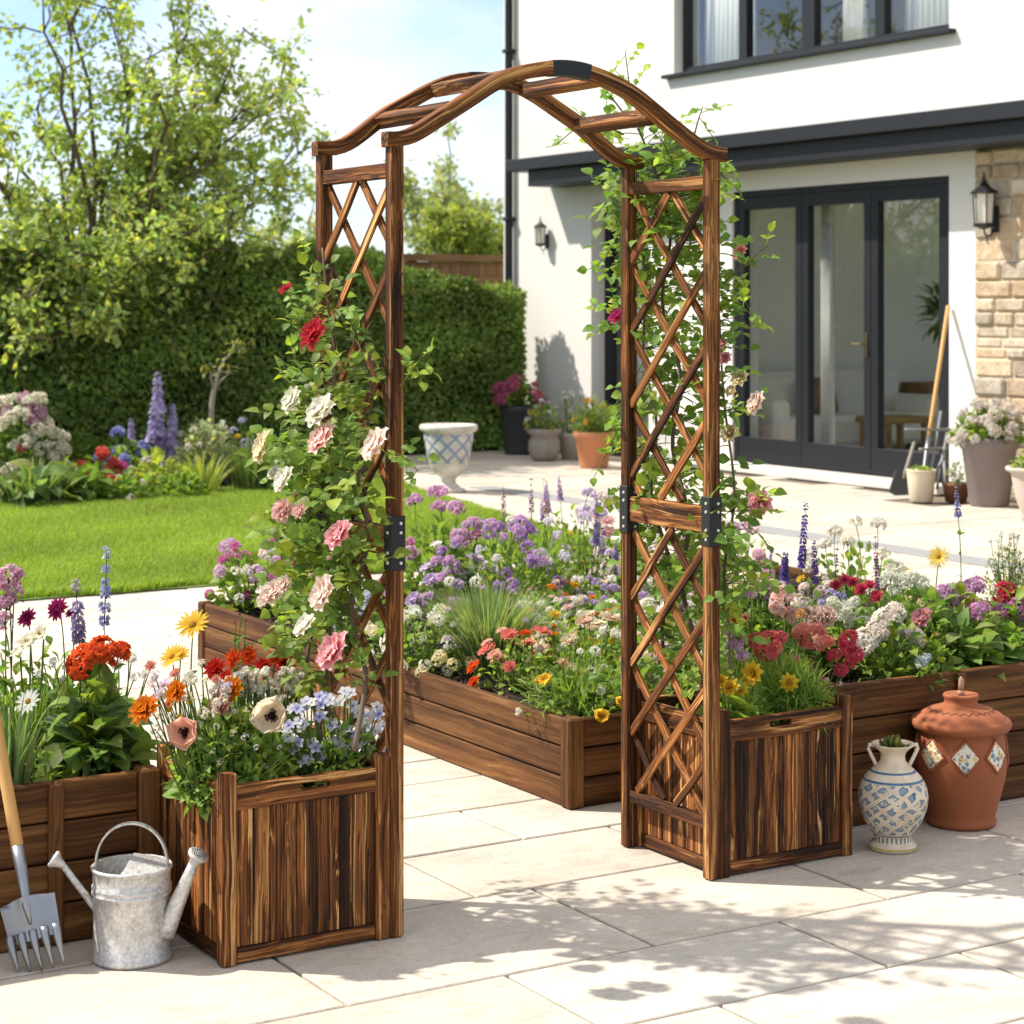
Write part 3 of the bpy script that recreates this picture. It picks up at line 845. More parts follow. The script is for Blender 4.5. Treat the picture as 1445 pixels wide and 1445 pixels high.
def slot_rail(lo, hi, slot, axis_y, tone):
    """board along X with a rounded hand slot; faces -Y; lo/hi corners"""
    g = Geo(); (x0, y0, z0), (x1, y1, z1) = lo, hi
    cx, cz, hw, hh = slot
    n_ = 40; ang = np.linspace(0, 2 * math.pi, n_, endpoint=False)
    inner, outer = [], []
    for a in ang:
        c_, s_ = math.cos(a), math.sin(a)
        sx = hw - hh
        inner.append((cx + (sx if c_ > 1e-6 else -sx if c_ < -1e-6 else 0) + hh * c_, cz + hh * s_))
        k_ = max(abs(c_) / ((x1 - x0) / 2), abs(s_) / ((z1 - z0) / 2))
        outer.append(((x0 + x1) / 2 + c_ / k_, (z0 + z1) / 2 + s_ / k_))
    # make corners exact
    for X_, Z_ in ((x0, z0), (x0, z1), (x1, z0), (x1, z1)):
        i = min(range(n_), key=lambda k: abs(outer[k][0] - X_) / (x1 - x0) + abs(outer[k][1] - Z_) / (z1 - z0)); outer[i] = (X_, Z_)
    V, G = [], []; off = rng.uniform(-40, 40, 3)
    for (P_, y_) in ((outer, y0), (inner, y0), (inner, y1), (outer, y1)):
        for a, b in P_:
            V.append((a, y_, b)); G.append((a + off[0], b + off[1], y_ + off[2]))
    Q = []
    for r_ in range(4):
        for i in range(n_):
            j = (i + 1) % n_; a, b = r_ * n_, ((r_ + 1) % 4) * n_
            Q.append([a + i, a + j, b + j, b + i])
    g.add(V, Q, None, np.full(3, tone), G)
    return g
BOXT = []
def planter(x0, x1, inner_sign):
    """planter box; x0..x1 outer faces of corner posts; parts belong to the arch"""
    y0, y1 = YF - PW / 2 + .004, YB + PW / 2 - .004
    pw = .036
    for xx in (x0, x1 - pw):
        for yy in (y0, y1 - pw):
            g = Geo(); g.span((xx, yy, 0.001), (xx + pw, yy + pw, .437), grain=2, ch=.003, tone=tn(.75, 1.0)); g.build("corner_post", W_ARCH, arch)
    xa, xb = x0 + pw + .0006, x1 - pw - .0006
    ya, yb = y0 + pw + .0006, y1 - pw - .0006
    # boards
    def boards(a0, a1, fn, nm):
        g = Geo(); a = a0
        while a < a1 - 1e-4:
            w = min(float(rng.choice([.026, .034, .042, .05])), a1 - a)
            if a1 - a - w < .015: w = a1 - a
            t = float(rng.choice([.55, .8, 1.0, 1.15, 1.5, 1.9], p=[.14, .2, .22, .18, .15, .11]))
            fn(g, a + .0007, a + w - .0007, t); a += w
        g.build(nm, W_ARCH, arch)
    z0, z1 = .040, .352
    boards(xa, xb, lambda g, a, b, t: g.span((a, y0 + .010, z0), (b, y0 + .020, z1), grain=2, ch=.0016, tone=t), "front_panel")
    boards(xa, xb, lambda g, a, b, t: g.span((a, y1 - .020, z0), (b, y1 - .010, z1), grain=2, ch=.0016, tone=t), "back_panel")
    boards(ya, yb, lambda g, a, b, t: g.span((x0 + .010, a, z0), (x0 + .020, b, z1), grain=2, ch=.0016, tone=t), "side_panel")
    boards(ya, yb, lambda g, a, b, t: g.span((x1 - .020, a, z0), (x1 - .010, b, z1), grain=2, ch=.0016, tone=t), "side_panel")
    for nm, zz0, zz1 in (("bottom_rail", .006, .0395), ("top_rail", .3525, .408)):
        if nm == "top_rail":
            cx = (xa + xb) / 2 + .02 * inner_sign
            g = slot_rail((xa, y0 + .004, zz0), (xb, y0 + .026, zz1), (cx, zz1 - .022, .038, .0085), 1, tn(.9, 1.2)); g.build(nm, W_ARCH, arch)
        else:
            g = Geo(); g.span((xa, y0 + .004, zz0), (xb, y0 + .026, zz1), grain=0, ch=.003, tone=tn(.85, 1.1)); g.build(nm, W_ARCH, arch)
        g = Geo(); g.span((xa, y1 - .026, zz0), (xb, y1 - .004, zz1), grain=0, ch=.003, tone=tn()); g.build(nm, W_ARCH, arch)
        for xx in (x0 + .004, x1 - .026):
            g = Geo(); g.span((xx, ya, zz0), (xx + .022, yb, zz1), grain=1, ch=.003, tone=tn()); g.build(nm, W_ARCH, arch)
    g = Geo(); n_ = 14
    gx, gy = np.meshgrid(np.linspace(x0 + .021, x1 - .021, n_), np.linspace(y0 + .021, y1 - .021, n_))
    gz = .335 + rng.uniform(-.012, .014, gx.shape)
    i = np.arange(n_ - 1); I, J = np.meshgrid(i, i); b = (J * n_ + I).ravel()
    g.add(np.stack([gx.ravel(), gy.ravel(), gz.ravel()], 1), np.stack([b, b + 1, b + n_ + 1, b + n_], 1))
    g.build("soil", SOIL, arch)
planter(1.845, XL - PW / 2 - .0012, 1)
planter(XR + PW / 2 + .0012, 3.695, -1)

# ------------------------------------------------------------------ raised beds
def raised_bed(label, x0, x1, y0, y1, h, nplank, joints_x=(), soil_drop=.045):
    t = thing("raised_bed", label, "raised bed", ((x0 + x1) / 2, (y0 + y1) / 2, 0))
    th = .032; pw = .055
    hs = h / nplank
    def side(lo, hi, axis):
        g = Geo()
        for k in range(nplank):
            a = np.array(lo, float); b = np.array(hi, float)
            a[2] = k * hs + .002; b[2] = (k + 1) * hs - .003
            segs = [a[axis]] + [j for j in (joints_x if axis == 0 else ()) if a[axis] < j < b[axis]] + [b[axis]]
            for s0, s1 in zip(segs[:-1], segs[1:]):
                a2, b2 = a.copy(), b.copy(); a2[axis] = s0 + .0006; b2[axis] = s1 - .0006
                dp = float(rng.uniform(0, .003)); o = 1 - axis
                a2[o] += dp; b2[o] -= dp
                g.span(a2, b2, grain=axis, ch=.004, tone=tn(.85, 1.15))
        g.build("side_panel", W_BED, t)
    side((x0 + pw, y0 + .008, 0), (x1 - pw, y0 + .008 + th, 0), 0)
    side((x0 + pw, y1 - .008 - th, 0), (x1 - pw, y1 - .008, 0), 0)
    side((x0 + .008, y0 + pw, 0), (x0 + .008 + th, y1 - pw, 0), 1)
    side((x1 - .008 - th, y0 + pw, 0), (x1 - .008, y1 - pw, 0), 1)
    for xx in (x0, x1 - pw):
        for yy in (y0, y1 - pw):
            g = Geo(); g.span((xx, yy, .001), (xx + pw, yy + pw, h + .002), grain=2, ch=.006, tone=tn(.85, 1.1)); g.build("corner_post", W_BED, t)
    for j in joints_x:
        for yy in (y0 - .006,):
            g = Geo(); g.span((j - .018, yy, h * .02), (j + .018, y0 + .0075, h * .985), grain=2, ch=.004, tone=tn(.9, 1.1)); g.build("batten", W_BED, t)
    g = Geo(); nx, ny = max(8, int((x1 - x0) / .05)), max(8, int((y1 - y0) / .05))
    gx, gy = np.meshgrid(np.linspace(x0 + .03, x1 - .03, nx), np.linspace(y0 + .03, y1 - .03, ny))
    gz = h - soil_drop + rng.uniform(-.012, .012, gx.shape) + .012 * np.sin(gx * 9) * np.cos(gy * 8)
    I, J = np.meshgrid(np.arange(nx - 1), np.arange(ny - 1)); b = (J * nx + I).ravel()
    g.add(np.stack([gx.ravel(), gy.ravel(), gz.ravel()], 1), np.stack([b, b + 1, b + nx + 1, b + nx], 1))
    # bark mulch crumbs belong to the soil surface
    N_ = int((x1 - x0) * (y1 - y0) * 900)
    T_ = np.stack([rng.uniform(x0 + .04, x1 - .04, N_), rng.uniform(y0 + .04, y1 - .04, N_), np.full(N_, h - soil_drop + .006) + rng.uniform(-.008, .014, N_)], 1)
    cube = (CH_S * .5, CH_Q, None)
    R = basis(rand_dirs(N_), rand_dirs(N_))
    g.scatter(cube, R, T_, np.stack([rng.uniform(.004, .012, N_), rng.uniform(.008, .026, N_), rng.uniform(.003, .007, N_)], 1), (1, 1, 1))
    so = g.build("soil", SOIL, t)
    return t
raised_bed("stained raised bed at the left edge behind the fork and watering can", 0.2, 1.838, 4.66, 5.35, .385, 4, joints_x=(1.577,))
raised_bed("long low raised bed seen through the arch, running back towards the lawn", 3.30, 4.66, 5.12, 7.97, .268, 3)
raised_bed("stained raised bed on the right behind the terracotta jar and patterned vase", 3.74, 5.0, 4.53, 5.08, .412, 4, joints_x=(4.305,))
raised_bed("low raised bed farthest right beyond the long bed, mostly hidden by flowers", 4.92, 6.25, 6.1, 8.4, .25, 3)

# ------------------------------------------------------------------ pots and tools
def pot_mat(name, c, rough=.75, var=.12, bump=.25, scale=9):
    return mat_plain(name, c, rough, 0, var, scale, bump)
TERRA = pot_mat("terracotta", (.30, .088, .030), .8, .2, .35, 7)
def lathe_part(name, prof, c, mat, parent, n=48, wob=0.0):
    g = Geo(); g.lathe(prof, c, n, wob=wob); return g.build(name, mat, parent, smooth=True)

# terracotta lidded jar
jb = on_z(1356, 1162); jx, jy = jb[0], jb[1]
jar = thing("lidded_jar", "large round terracotta jar with lid and painted diamond tiles by the right raised bed", "jar", (jx, jy, 0))
lathe_part("body", [(0, .002), (.094, .002), (.100, .006), (.101, .018), (.096, .024), (.100, .04), (.114, .09), (.126, .14), (.131, .185), (.129, .225), (.121, .262), (.118, .272), (.122, .278), (.11, .282)], (jx, jy, 0), TERRA, jar)
lid = lathe_part("lid", [(.118, .272), (.136, .276), (.143, .287), (.144, .296), (.139, .304), (.132, .306), (.129, .310), (.112, .322), (.085, .334), (.058, .343), (.048, .349), (.046, .357), (.050, .366), (.052, .371), (.048, .376), (.040, .374), (.02, .371), (0, .371)], (jx, jy, 0), TERRA, jar)
g = Geo(); g.tube([(jx, jy, .371), (jx, jy, .385)], [.011, .009], 10); g.tube([(jx, jy, .384), (jx + .001, jy, .40), (jx + .002, jy, .415), (jx - .001, jy, .424)], [.007, .0085, .008, .003], 8)
g.build("finial", pot_mat("weathered_finial", (.34, .20, .12)), lid, smooth=True)
# scored marks on the lid
g = Geo(); pts = []
for k in range(97):
    a = k * 2 * math.pi / 96; r_ = .098 - .012 * abs(math.sin(k * .785)); pts.append((jx + r_ * math.cos(a), jy + r_ * math.sin(a), .3285 + (.098 - r_) * .45))
g.tube(pts, .0014, 5, cap=False)
g.build("scored_band", pot_mat("dark_scoring", (.10, .045, .025)), lid)
def mat_tile():
    m = M("painted_tile"); m.set(Roughness=.3)
    v = m.coord(); c = m.voronoi(v, 78, 'F1', "Color"); d = m.voronoi(v, 78, 'DISTANCE_TO_EDGE')
    hue = m.sep(c)[0]
    col = m.ramp(hue, [(0, (.16, .19, .26)), (.25, (.62, .46, .20)), (.5, (.70, .64, .50)), (.7, (.12, .22, .30)), (.85, (.42, .24, .09)), (1, (.66, .58, .42))])
    for nd in m.n:
        if nd.type == 'VALTORGB': nd.color_ramp.interpolation = 'CONSTANT'
    e = m.n.new("ShaderNodeMath"); e.operation = 'LESS_THAN'; e.inputs[1].default_value = .075; m.link(d, e.inputs[0])
    m.base(m.mix(col, (.78, .70, .54), e.outputs[0])); return m.mat
TILE = mat_tile()
ca = math.atan2(-jy, -jx)
for k in range(8):
    a = ca + .10 + (k - 4) * math.pi / 4
    def S_(u, w, off):
        aa = a + u / .131; z = .215 + w
        rr = float(np.interp(z, [.09, .14, .185, .225, .262], [.114, .126, .131, .129, .121])) + off
        return (jx + rr * math.cos(aa), jy + rr * math.sin(aa), z)
    def diamond(g, s, off):
        n_ = 6; V, Q = [], []
        for i in range(n_ + 1):
            for j in range(n_ + 1):
                p, q_ = (i / n_ - .5), (j / n_ - .5)
                V.append(S_((p - q_) * s, (p + q_) * s * 1.12, off))
        for i in range(n_):
            for j in range(n_):
                b = i * (n_ + 1) + j; Q.append([b, b + n_ + 1, b + n_ + 2, b + 1])
        g.add(V, Q)
    g = Geo(); diamond(g, .040, .0035); ti = g.build("tile", TILE, jar, smooth=True)
    g = Geo(); s = .023
    for (u0, w0, u1, w1) in ((-1, 0, 0, 1.12), (0, 1.12, 1, 0), (1, 0, 0, -1.12), (0, -1.12, -1, 0)):
        pts = [S_((u0 + (u1 - u0) * t_) * s * 1.85, (w0 + (w1 - w0) * t_) * s * 1.85, .0015) for t_ in np.linspace(0, 1, 7)]
        g.tube(pts, .0042, 6)
    g.build("tile_border", TERRA, ti, smooth=True)

# patterned vase
vb = on_z(1260, 1198); vx, vy = vb[0], vb[1]
vase = thing("patterned_vase", "small round cream vase with blue painted pattern and a succulent in its mouth", "vase", (vx, vy, 0))
def mat_vase():
    m = M("painted_cream_glaze"); m.set(Roughness=.32)
    gc = m.attr("gc", True); x = m.sep(gc)
    wob = m.noise(m.coord(), 30, 2)
    u = m.math('ADD', m.math('MULTIPLY', x[0], 11.0), m.math('MULTIPLY', m.math('SUBTRACT', wob, .5), .75))
    v = m.math('ADD', m.math('MULTIPLY', x[1], 28.0), m.math('MULTIPLY', m.math('SUBTRACT', wob, .5), .75))
    a = m.math('ADD', u, v); b = m.math('SUBTRACT', u, v)
    fa = m.math('ABSOLUTE', m.math('SUBTRACT', m.math('FRACT', a), .5)); fb = m.math('ABSOLUTE', m.math('SUBTRACT', m.math('FRACT', b), .5))
    mx = m.math('MAXIMUM', fa, fb)
    dia = m.math('LESS_THAN', mx, .31)
    edge = m.math('MULTIPLY', m.math('GREATER_THAN', mx, .235), dia)
    chip = m.math('GREATER_THAN', m.noise(m.coord(), 65, 2), .43)
    dia = m.math('MULTIPLY', dia, chip)
    zone = m.math('MULTIPLY', m.math('GREATER_THAN', x[1], .052), m.math('LESS_THAN', x[1], .192))
    cream = m.ramp(m.noise(m.coord(), 26, 4), [(.35, (.58, .46, .32)), (.6, (.70, .59, .44))])
    c = m.mix(cream, (.20, .27, .33), m.math('MULTIPLY', dia, zone))
    c = m.mix(c, (.045, .10, .18), m.math('MULTIPLY', m.math('MULTIPLY', edge, chip), zone))
    for z0, z1, col in ((.193, .199, (.05, .13, .24)), (.216, .221, (.06, .14, .25)), (.044, .048, (.08, .14, .2)), (.008, .014, (.45, .33, .08))):
        band = m.math('MULTIPLY', m.math('GREATER_THAN', x[1], z0), m.math('LESS_THAN', x[1], z1))
        c = m.mix(c, col, band)
    rib = m.math('LESS_THAN', m.math('FRACT', m.math('MULTIPLY', x[0], 26.0)), .5)
    z2 = m.math('MULTIPLY', m.math('GREATER_THAN', x[1], .026), m.math('LESS_THAN', x[1], .042))
    c = m.mix(c, (.13, .14, .11), m.math('MULTIPLY', m.math('MULTIPLY', rib, z2), .9))
    m.base(c); m.bump(m.noise(m.coord(), 40, 3), .15, .003); return m.mat
VM = mat_vase()
lathe_part("body", [(0, .001), (.060, .001), (.066, .006), (.066, .014), (.058, .022), (.052, .026), (.052, .042), (.058, .05), (.078, .078), (.092, .112), (.097, .145), (.092, .175), (.080, .198), (.062, .218), (.045, .232), (.035, .244), (.033, .258), (.036, .268), (.048, .28), (.058, .288), (.060, .292), (.054, .291), (.036, .279), (.028, .266), (0, .262)], (vx, vy, 0), VM, vase, 56)
GLZ = mat_plain("cream_glaze", (.66, .60, .48), .35, 0, .12, 20)
for s in (-1, 1):
    g = Geo(); hx, hy_ = s * RX, s * RY
    pts = [(vx + hx * r_, vy + hy_ * r_, z) for r_, z in ((.052, .286), (.066, .288), (.068, .278), (.058, .256), (.050, .240), (.046, .231))]
    g.tube(pts, .0055, 8); g.build("handle", GLZ, vase, smooth=True)
suc = thing("succulent", "green rosette succulent growing in the mouth of the patterned vase", "plant", (vx, vy, .266))
g = Geo(); n_ = 34
SUCL = (np.array([(-.12, 0, 0), (.12, 0, 0), (-.32, .55, .1), (.32, .55, .1), (-.2, .9, .2), (.2, .9, .2), (0, .3, -.22), (0, .75, -.12), (0, 1.02, .2)], float), np.array([[0, 1, 3, 2], [2, 3, 5, 4], [0, 2, 7, 6], [1, 6, 7, 3], [2, 4, 8, 7], [3, 7, 8, 5]]), None)
q_ = rand_dirs(n_); q_[:, 2] = np.abs(q_[:, 2]) * .9 + .35
g.scatter(SUCL, basis(q_, np.tile((0, 0, 1.), (n_, 1))), np.array((vx, vy, .272)) + q_ * np.array((.02, .02, .006)), rng.uniform(.022, .036, n_), tint((.17, .20, .06), n_, .2, .3)); g.build("leaf", LEAF, suc, smooth=True)

# watering can (two roses, half covered mouth)
def mat_galv():
    m = M("galvanised_steel"); m.set(Metallic=.4, Roughness=.48)
    v = m.coord(); a = m.voronoi(v, 48, 'F1', "Color"); n1 = m.noise(v, 30, 6, .7); n2 = m.noise(v, 120, 4)
    c = m.ramp(n1, [(.3, (.42, .41, .39)), (.5, (.58, .57, .54)), (.7, (.70, .69, .66))])
    c = m.mix(c, m.ramp(n2, [(.3, .78), (.65, 1.1)]), 1.0, 'MULTIPLY')
    m.base(c)
    rr = m.ramp(n2, [(.3, .36), (.7, .58)]); m.link(rr, m.p.inputs["Roughness"])
    m.bump(n1, .15, .004); return m.mat
GALV = mat_galv()
wb = on_z(186, 1352); wx, wy = wb[0], wb[1]
can_o = thing("watering_can", "galvanised watering can with arched handle and two spouts standing on the paving", "watering can", (wx, wy, 0))
RV = np.array((RX, RY, 0.0)); FV = np.array((FX, FY, 0.0)); UZ = np.array((0, 0, 1.0)); WO = np.array((wx, wy, 0.0))
r0 = .0885
body = lathe_part("body", [(0, .004), (r0 - .004, .004), (r0 + .002, .002), (r0 + .003, .010), (r0 - .001, .016), (r0 - .001, .150), (r0 + .0025, .153), (r0 + .0025, .158), (r0 - .0005, .160), (r0 + .0025, .166), (r0 + .0025, .170), (r0 - .0005, .173), (r0, .205), (r0 + .004, .208), (r0 + .0045, .213), (r0 + .001, .216), (r0 - .003, .213), (r0 - .003, .16), (0, .15)], (wx, wy, 0), GALV, can_o, 64)
g = Geo(); n_ = 24; V = []; # sloping half cover on the right side
for i in range(n_ + 1):
    a = -math.pi / 2 + math.pi * i / n_ * 1.0
    ca_, sa_ = math.cos(a), math.sin(a)
    px_, py_ = max(ca_, -.1) * (r0 - .002), sa_ * (r0 - .002)
    V.append(WO + RV * (px_) + FV * py_ + UZ * .2145); V.append(WO + RV * (px_ * .15 - .012) + FV * (py_ * .96) + UZ * (.236 - .020 * abs(sa_) ** 2))
Q = [[2 * i, 2 * i + 2, 2 * i + 3, 2 * i + 1] for i in range(n_)]
g.add(V, Q); g.build("cover", GALV, can_o, smooth=True)
g = Geo(); th_ = np.linspace(0, math.pi, 25)
hp = [WO + RV * (-(r0 - .006) * math.cos(t_)) + FV * (.0) + UZ * (.205 + .105 * math.sin(t_) ** .85) for t_ in th_]
g.sweep(np.array(hp), .017, .0045, FV); g.build("handle", GALV, can_o)
def spout(p0, p1, ra, rb, face, rr, bend=None):
    p0, p1 = np.array(p0), np.array(p1); pts = [p0 + (p1 - p0) * t_ for t_ in np.linspace(0, 1, 8)]
    g = Geo(); g.tube(pts, np.linspace(ra, rb, 8), 16); sp = g.build("spout", GALV, can_o, smooth=True)
    g = Geo(); f_ = nrm(np.array(face, float)); x_ = nrm(np.cross(f_, (.3, .2, .9))); y_ = np.cross(f_, x_)
    pr = [(rb, -.002), (rr * .6, .012), (rr, .022), (rr + .001, .027), (rr * .9, .030), (0, .033)]
    g.lathe(pr, (0, 0, 0), 24); Vv = g.V[-1]; g.V[-1] = p1 + Vv[:, [0]] * x_ + Vv[:, [1]] * y_ + Vv[:, [2]] * f_
    ro = g.build("rose", GALV, sp, smooth=True)
    g = Geo()
    for k in range(40):
        a = k * 2.4; q_ = rr * .82 * math.sqrt(k / 40); c_ = p1 + x_ * q_ * math.cos(a) + y_ * q_ * math.sin(a) + f_ * (.0328 - .002 * (q_ / rr) ** 2)
        g.sphere(c_, .0014, 6)
    g.build("rose_holes", BLACK, ro)
spout(WO + RV * .078 - FV * .02 + UZ * .062, WO + RV * .147 - FV * .03 + UZ * .225, .024, .0115, RV * .45 - FV * .25 + UZ * .85, .024)
spout(WO - RV * .082 + UZ * .112, WO - RV * .158 + FV * .0 + UZ * .213, .0085, .0075, -RV * .75 + UZ * .55 - FV * .1, .020)

# garden fork leaning on the left bed
STEEL = mat_plain("worn_tool_steel", (.30, .31, .33), .38, .85, .25, 14)
fb_ = on_z(60, 1372); fk = thing("garden_fork", "broad tined garden fork with pale wooden handle leaning on the left raised bed", "garden fork", fb_)
lean = nrm(np.array((-.135, .215, 1.0)) * np.array((1, 1, 1)))
lean = nrm((on_y(8, 1080, 4.64)) - on_y(40, 1262, 4.555))
fbase = on_y(50, 1340, 4.49)
axis0 = on_y(37, 1265, 4.555)
# blade frame: a along handle, w across
aw = nrm(axis0 - fb_); ww_ = nrm(np.cross(aw, -FV)); ww_ = ww_ if ww_ @ RV > 0 else -ww_; nn_ = np.cross(ww_, aw)
L_ = float(np.linalg.norm(axis0 - fb_))
g = Geo(); V, Q = [], []
rowsN = 10
for i in range(rowsN + 1):
    t_ = i / rowsN; along = L_ * (1.0 - t_ * .57)
    hw_ = .065 - .006 * t_ if i > 0 else .060
    for j in range(9):
        u = j / 8 * 2 - 1
        bow = .010 * (1 - u * u) * 1.0 + (.012 * math.exp(-(u / .22) ** 2) * (1 - t_ * 1.3) if t_ < .77 else 0)
        sh = -.012 * u * u if i == 0 else 0
        V.append(fb_ + aw * (along + sh) + ww_ * u * hw_ + nn_ * (bow * (1 if nn_ @ FV < 0 else -1)))
for i in range(rowsN):
    for j in range(8):
        b = i * 9 + j; Q.append([b, b + 1, b + 10, b + 9])
g.add(V, Q); g.add([v + FV * .003 for v in V], [q_[::-1] for q_ in Q]); bl = g.build("blade", STEEL, fk, smooth=True)
for j in range(5):
    g = Geo(); u = (j - 2) / 2; b0 = fb_ + aw * L_ * .56 + ww_ * u * .054; b1 = fb_ + aw * .002 + ww_ * u * .052
    pts = [b0 + (b1 - b0) * t_ + nn_ * (.008 * (1 if nn_ @ FV < 0 else -1)) * (1 - t_) - FV * .004 * math.sin(t_ * 3.1) for t_ in np.linspace(0, 1, 8)]
    g.tube(pts, [.0105, .0105, .0095, .008, .0065, .005, .0038, .0015], 8); g.build("tine", STEEL, fk, smooth=True)
sock = [axis0 - aw * .06 - FV * .012, axis0 - aw * .02 - FV * .012, axis0 + aw * .02, axis0 + lean * .06, axis0 + lean * .115]
g = Geo(); g.tube(sock, [.004, .010, .0125, .0135, .0145], 14); g.build("socket", STEEL, fk, smooth=True)
g = Geo(); hpts = [axis0 + lean * (.11 + .08 * k) for k in range(12)]; g.tube(hpts, .0142, 14); g.build("handle", W_PALE, fk, smooth=True)

# urn, pots by the house ------------------------------------------------
def place(px, py): return on_z(px, py)
p = place(633, 694)
urn = thing("garden_urn", "footed stone urn with blue and white lattice pattern at the lawn edge", "urn", p)
def mat_urn():
    m = M("lattice_urn_glaze"); m.set(Roughness=.6)
    x = m.sep(m.attr("gc", True)); w = m.noise(m.coord(), 14, 3)
    u = m.math('ADD', m.math('MULTIPLY', x[0], 9.0), m.math('MULTIPLY', w, .15)); v = m.math('MULTIPLY', x[1], 8.0)
    fa = m.math('ABSOLUTE', m.math('SUBTRACT', m.math('FRACT', m.math('ADD', u, v)), .5)); fb2 = m.math('ABSOLUTE', m.math('SUBTRACT', m.math('FRACT', m.math('SUBTRACT', u, v)), .5))
    ln = m.math('GREATER_THAN', m.math('MAXIMUM', fa, fb2), .37)
    zone = m.math('MULTIPLY', m.math('GREATER_THAN', x[1], .235), m.math('LESS_THAN', x[1], .47))
    stone = m.ramp(m.noise(m.coord(), 10, 5, .65), [(.3, (.42, .37, .31)), (.6, (.64, .60, .54))])
    m.base(m.mix(stone, (.17, .23, .36), m.math('MULTIPLY', m.math('MULTIPLY', ln, zone), .9))); m.bump(m.noise(m.coord(), 30, 4), .3, .01); return m.mat
lathe_part("body", [(0, .001), (.135, .001), (.14, .02), (.10, .035), (.06, .07), (.055, .10), (.07, .12), (.10, .14), (.135, .175), (.155, .215), (.16, .235), (.165, .24), (.18, .33), (.195, .42), (.20, .46), (.195, .475), (.215, .485), (.232, .50), (.235, .525), (.225, .54), (.19, .535), (.17, .50), (0, .48)], p, mat_urn(), urn)

PLANTS_IN_POTS = []
def simple_pot(name, label, cat, px, py, prof, mat, parts=("body",)):
    p = place(px, py); t = thing(name, label, cat, p); lathe_part("body", prof, p, mat, t); 
    g = Geo(); rr = max(r_ for r_, z in prof) * .86; zz = max(z for r_, z in prof) - .03
    g.lathe([(0, zz + .01), (rr, zz)], p, 24); g.build("soil", SOIL, t)
    return p
DARK = pot_mat("charcoal_planter", (.035, .036, .040), .6, .15, .1)
P_dark = simple_pot("flower_pot", "tall charcoal planter of pink flowers in front of the hedge", "flower pot", 732, 641, [(0, .001), (.135, .001), (.14, .02), (.185, .43), (.195, .435), (.20, .49), (.19, .49), (.18, .44), (0, .43)], DARK)
P_stone = simple_pot("flower_pot", "small squat weathered stone pot beside the charcoal planter", "flower pot", 768, 650, [(0, .001), (.10, .001), (.13, .03), (.155, .11), (.15, .19), (.125, .235), (.165, .27), (.17, .295), (.15, .31), (.12, .28), (0, .26)], pot_mat("weathered_stone_pot", (.30, .26, .22), .9, .3, .6, 14))
P_terr = simple_pot("flower_pot", "terracotta pot of green herbs under the narrow side door", "flower pot", 838, 660, [(0, .001), (.125, .001), (.13, .02), (.172, .27), (.185, .275), (.192, .335), (.18, .335), (.165, .28), (0, .28)], pot_mat("orange_terracotta", (.52, .21, .095)))
P_pale = simple_pot("flower_pot", "pale pot half hidden behind the terracotta pot of herbs", "flower pot", 806, 648, [(0, .001), (.09, .001), (.12, .22), (.13, .225), (.13, .26), (.11, .25), (0, .23)], pot_mat("pale_clay_pot", (.46, .42, .36)))
P_taupe = simple_pot("flower_pot", "tall taupe planter of white flowers in front of the stone cladding", "flower pot", 1396, 714, [(0, .001), (.135, .001), (.145, .015), (.20, .42), (.212, .43), (.222, .45), (.224, .50), (.216, .515), (.20, .505), (.19, .45), (0, .44)], pot_mat("taupe_planter", (.20, .165, .15), .7, .1, .1))
P_buck = simple_pot("bucket", "cream bucket holding garden tools beside the glazed doors", "bucket", 1300, 708, [(0, .001), (.082, .001), (.088, .01), (.108, .20), (.112, .235), (.115, .24), (.112, .246), (.103, .23), (0, .215)], pot_mat("cream_bucket", (.68, .58, .42), .55, .06, .05))
P_brown = simple_pot("flower_pot", "small rust brown pot between the bucket and the taupe planter", "flower pot", 1349, 708, [(0, .001), (.08, .001), (.10, .12), (.108, .125), (.108, .145), (.095, .14), (0, .12)], pot_mat("rust_pot", (.20, .085, .04)))
P_edge = simple_pot("garden_urn", "pale weathered urn cut by the right edge of the photo", "urn", 1462, 735, [(0, .001), (.09, .001), (.095, .03), (.10, .05), (.14, .16), (.165, .30), (.17, .33), (.20, .345), (.21, .36), (.205, .375), (.18, .37), (.16, .34), (0, .33)], pot_mat("flaking_white_urn", (.52, .44, .37), .85, .35, .4, 7))

# tools by the house
hb = P_buck + np.array((0.0, 0.0, .10)); ht = on_x(1338, 432, WX - .03)
tl = thing("spade", "long spade with yellow wooden handle standing in the cream bucket and leaning on the wall", "spade", hb)
d_ = nrm(ht - hb); g = Geo(); g.tube([hb + (ht - hb) * t_ for t_ in np.linspace(.27, 1, 9)], .017, 10); g.build("handle", W_PALE, tl, smooth=True)
g = Geo(); g.tube([hb + (ht - hb) * t_ for t_ in np.linspace(.02, .28, 4)], [.012, .014, .018, .02], 10); g.build("socket", STEEL, tl, smooth=True)
s0 = on_z(1268, 699); s1 = on_y(1290, 625, s0[1] + .25)
sh_ = thing("shovel", "dark weathered shovel propped behind the cream bucket", "shovel", s0)
g = Geo(); dd = s1 - s0; g.tube([s0 + dd * t_ for t_ in (.3, .6, 1)], .016, 8); g.build("handle", mat_plain("grey_ash_handle", (.25, .22, .18), .8, 0, .2, 20), sh_, smooth=True)
g = Geo(); dn = nrm(dd); sd_ = nrm(np.cross(dn, -FV)); g.box(s0 + dd * .18, (.012, .17, .25), R=np.stack([np.cross(sd_, dn), sd_, dn], 1), ch=.005); g.build("blade", mat_plain("dark_blade", (.05, .05, .055), .5, .5, .2, 12), sh_)
f0 = on_z(1330, 706)
fr_ = thing("tool_stand", "folded grey metal frame leaning by the right door post behind the bucket", "metal frame", f0)
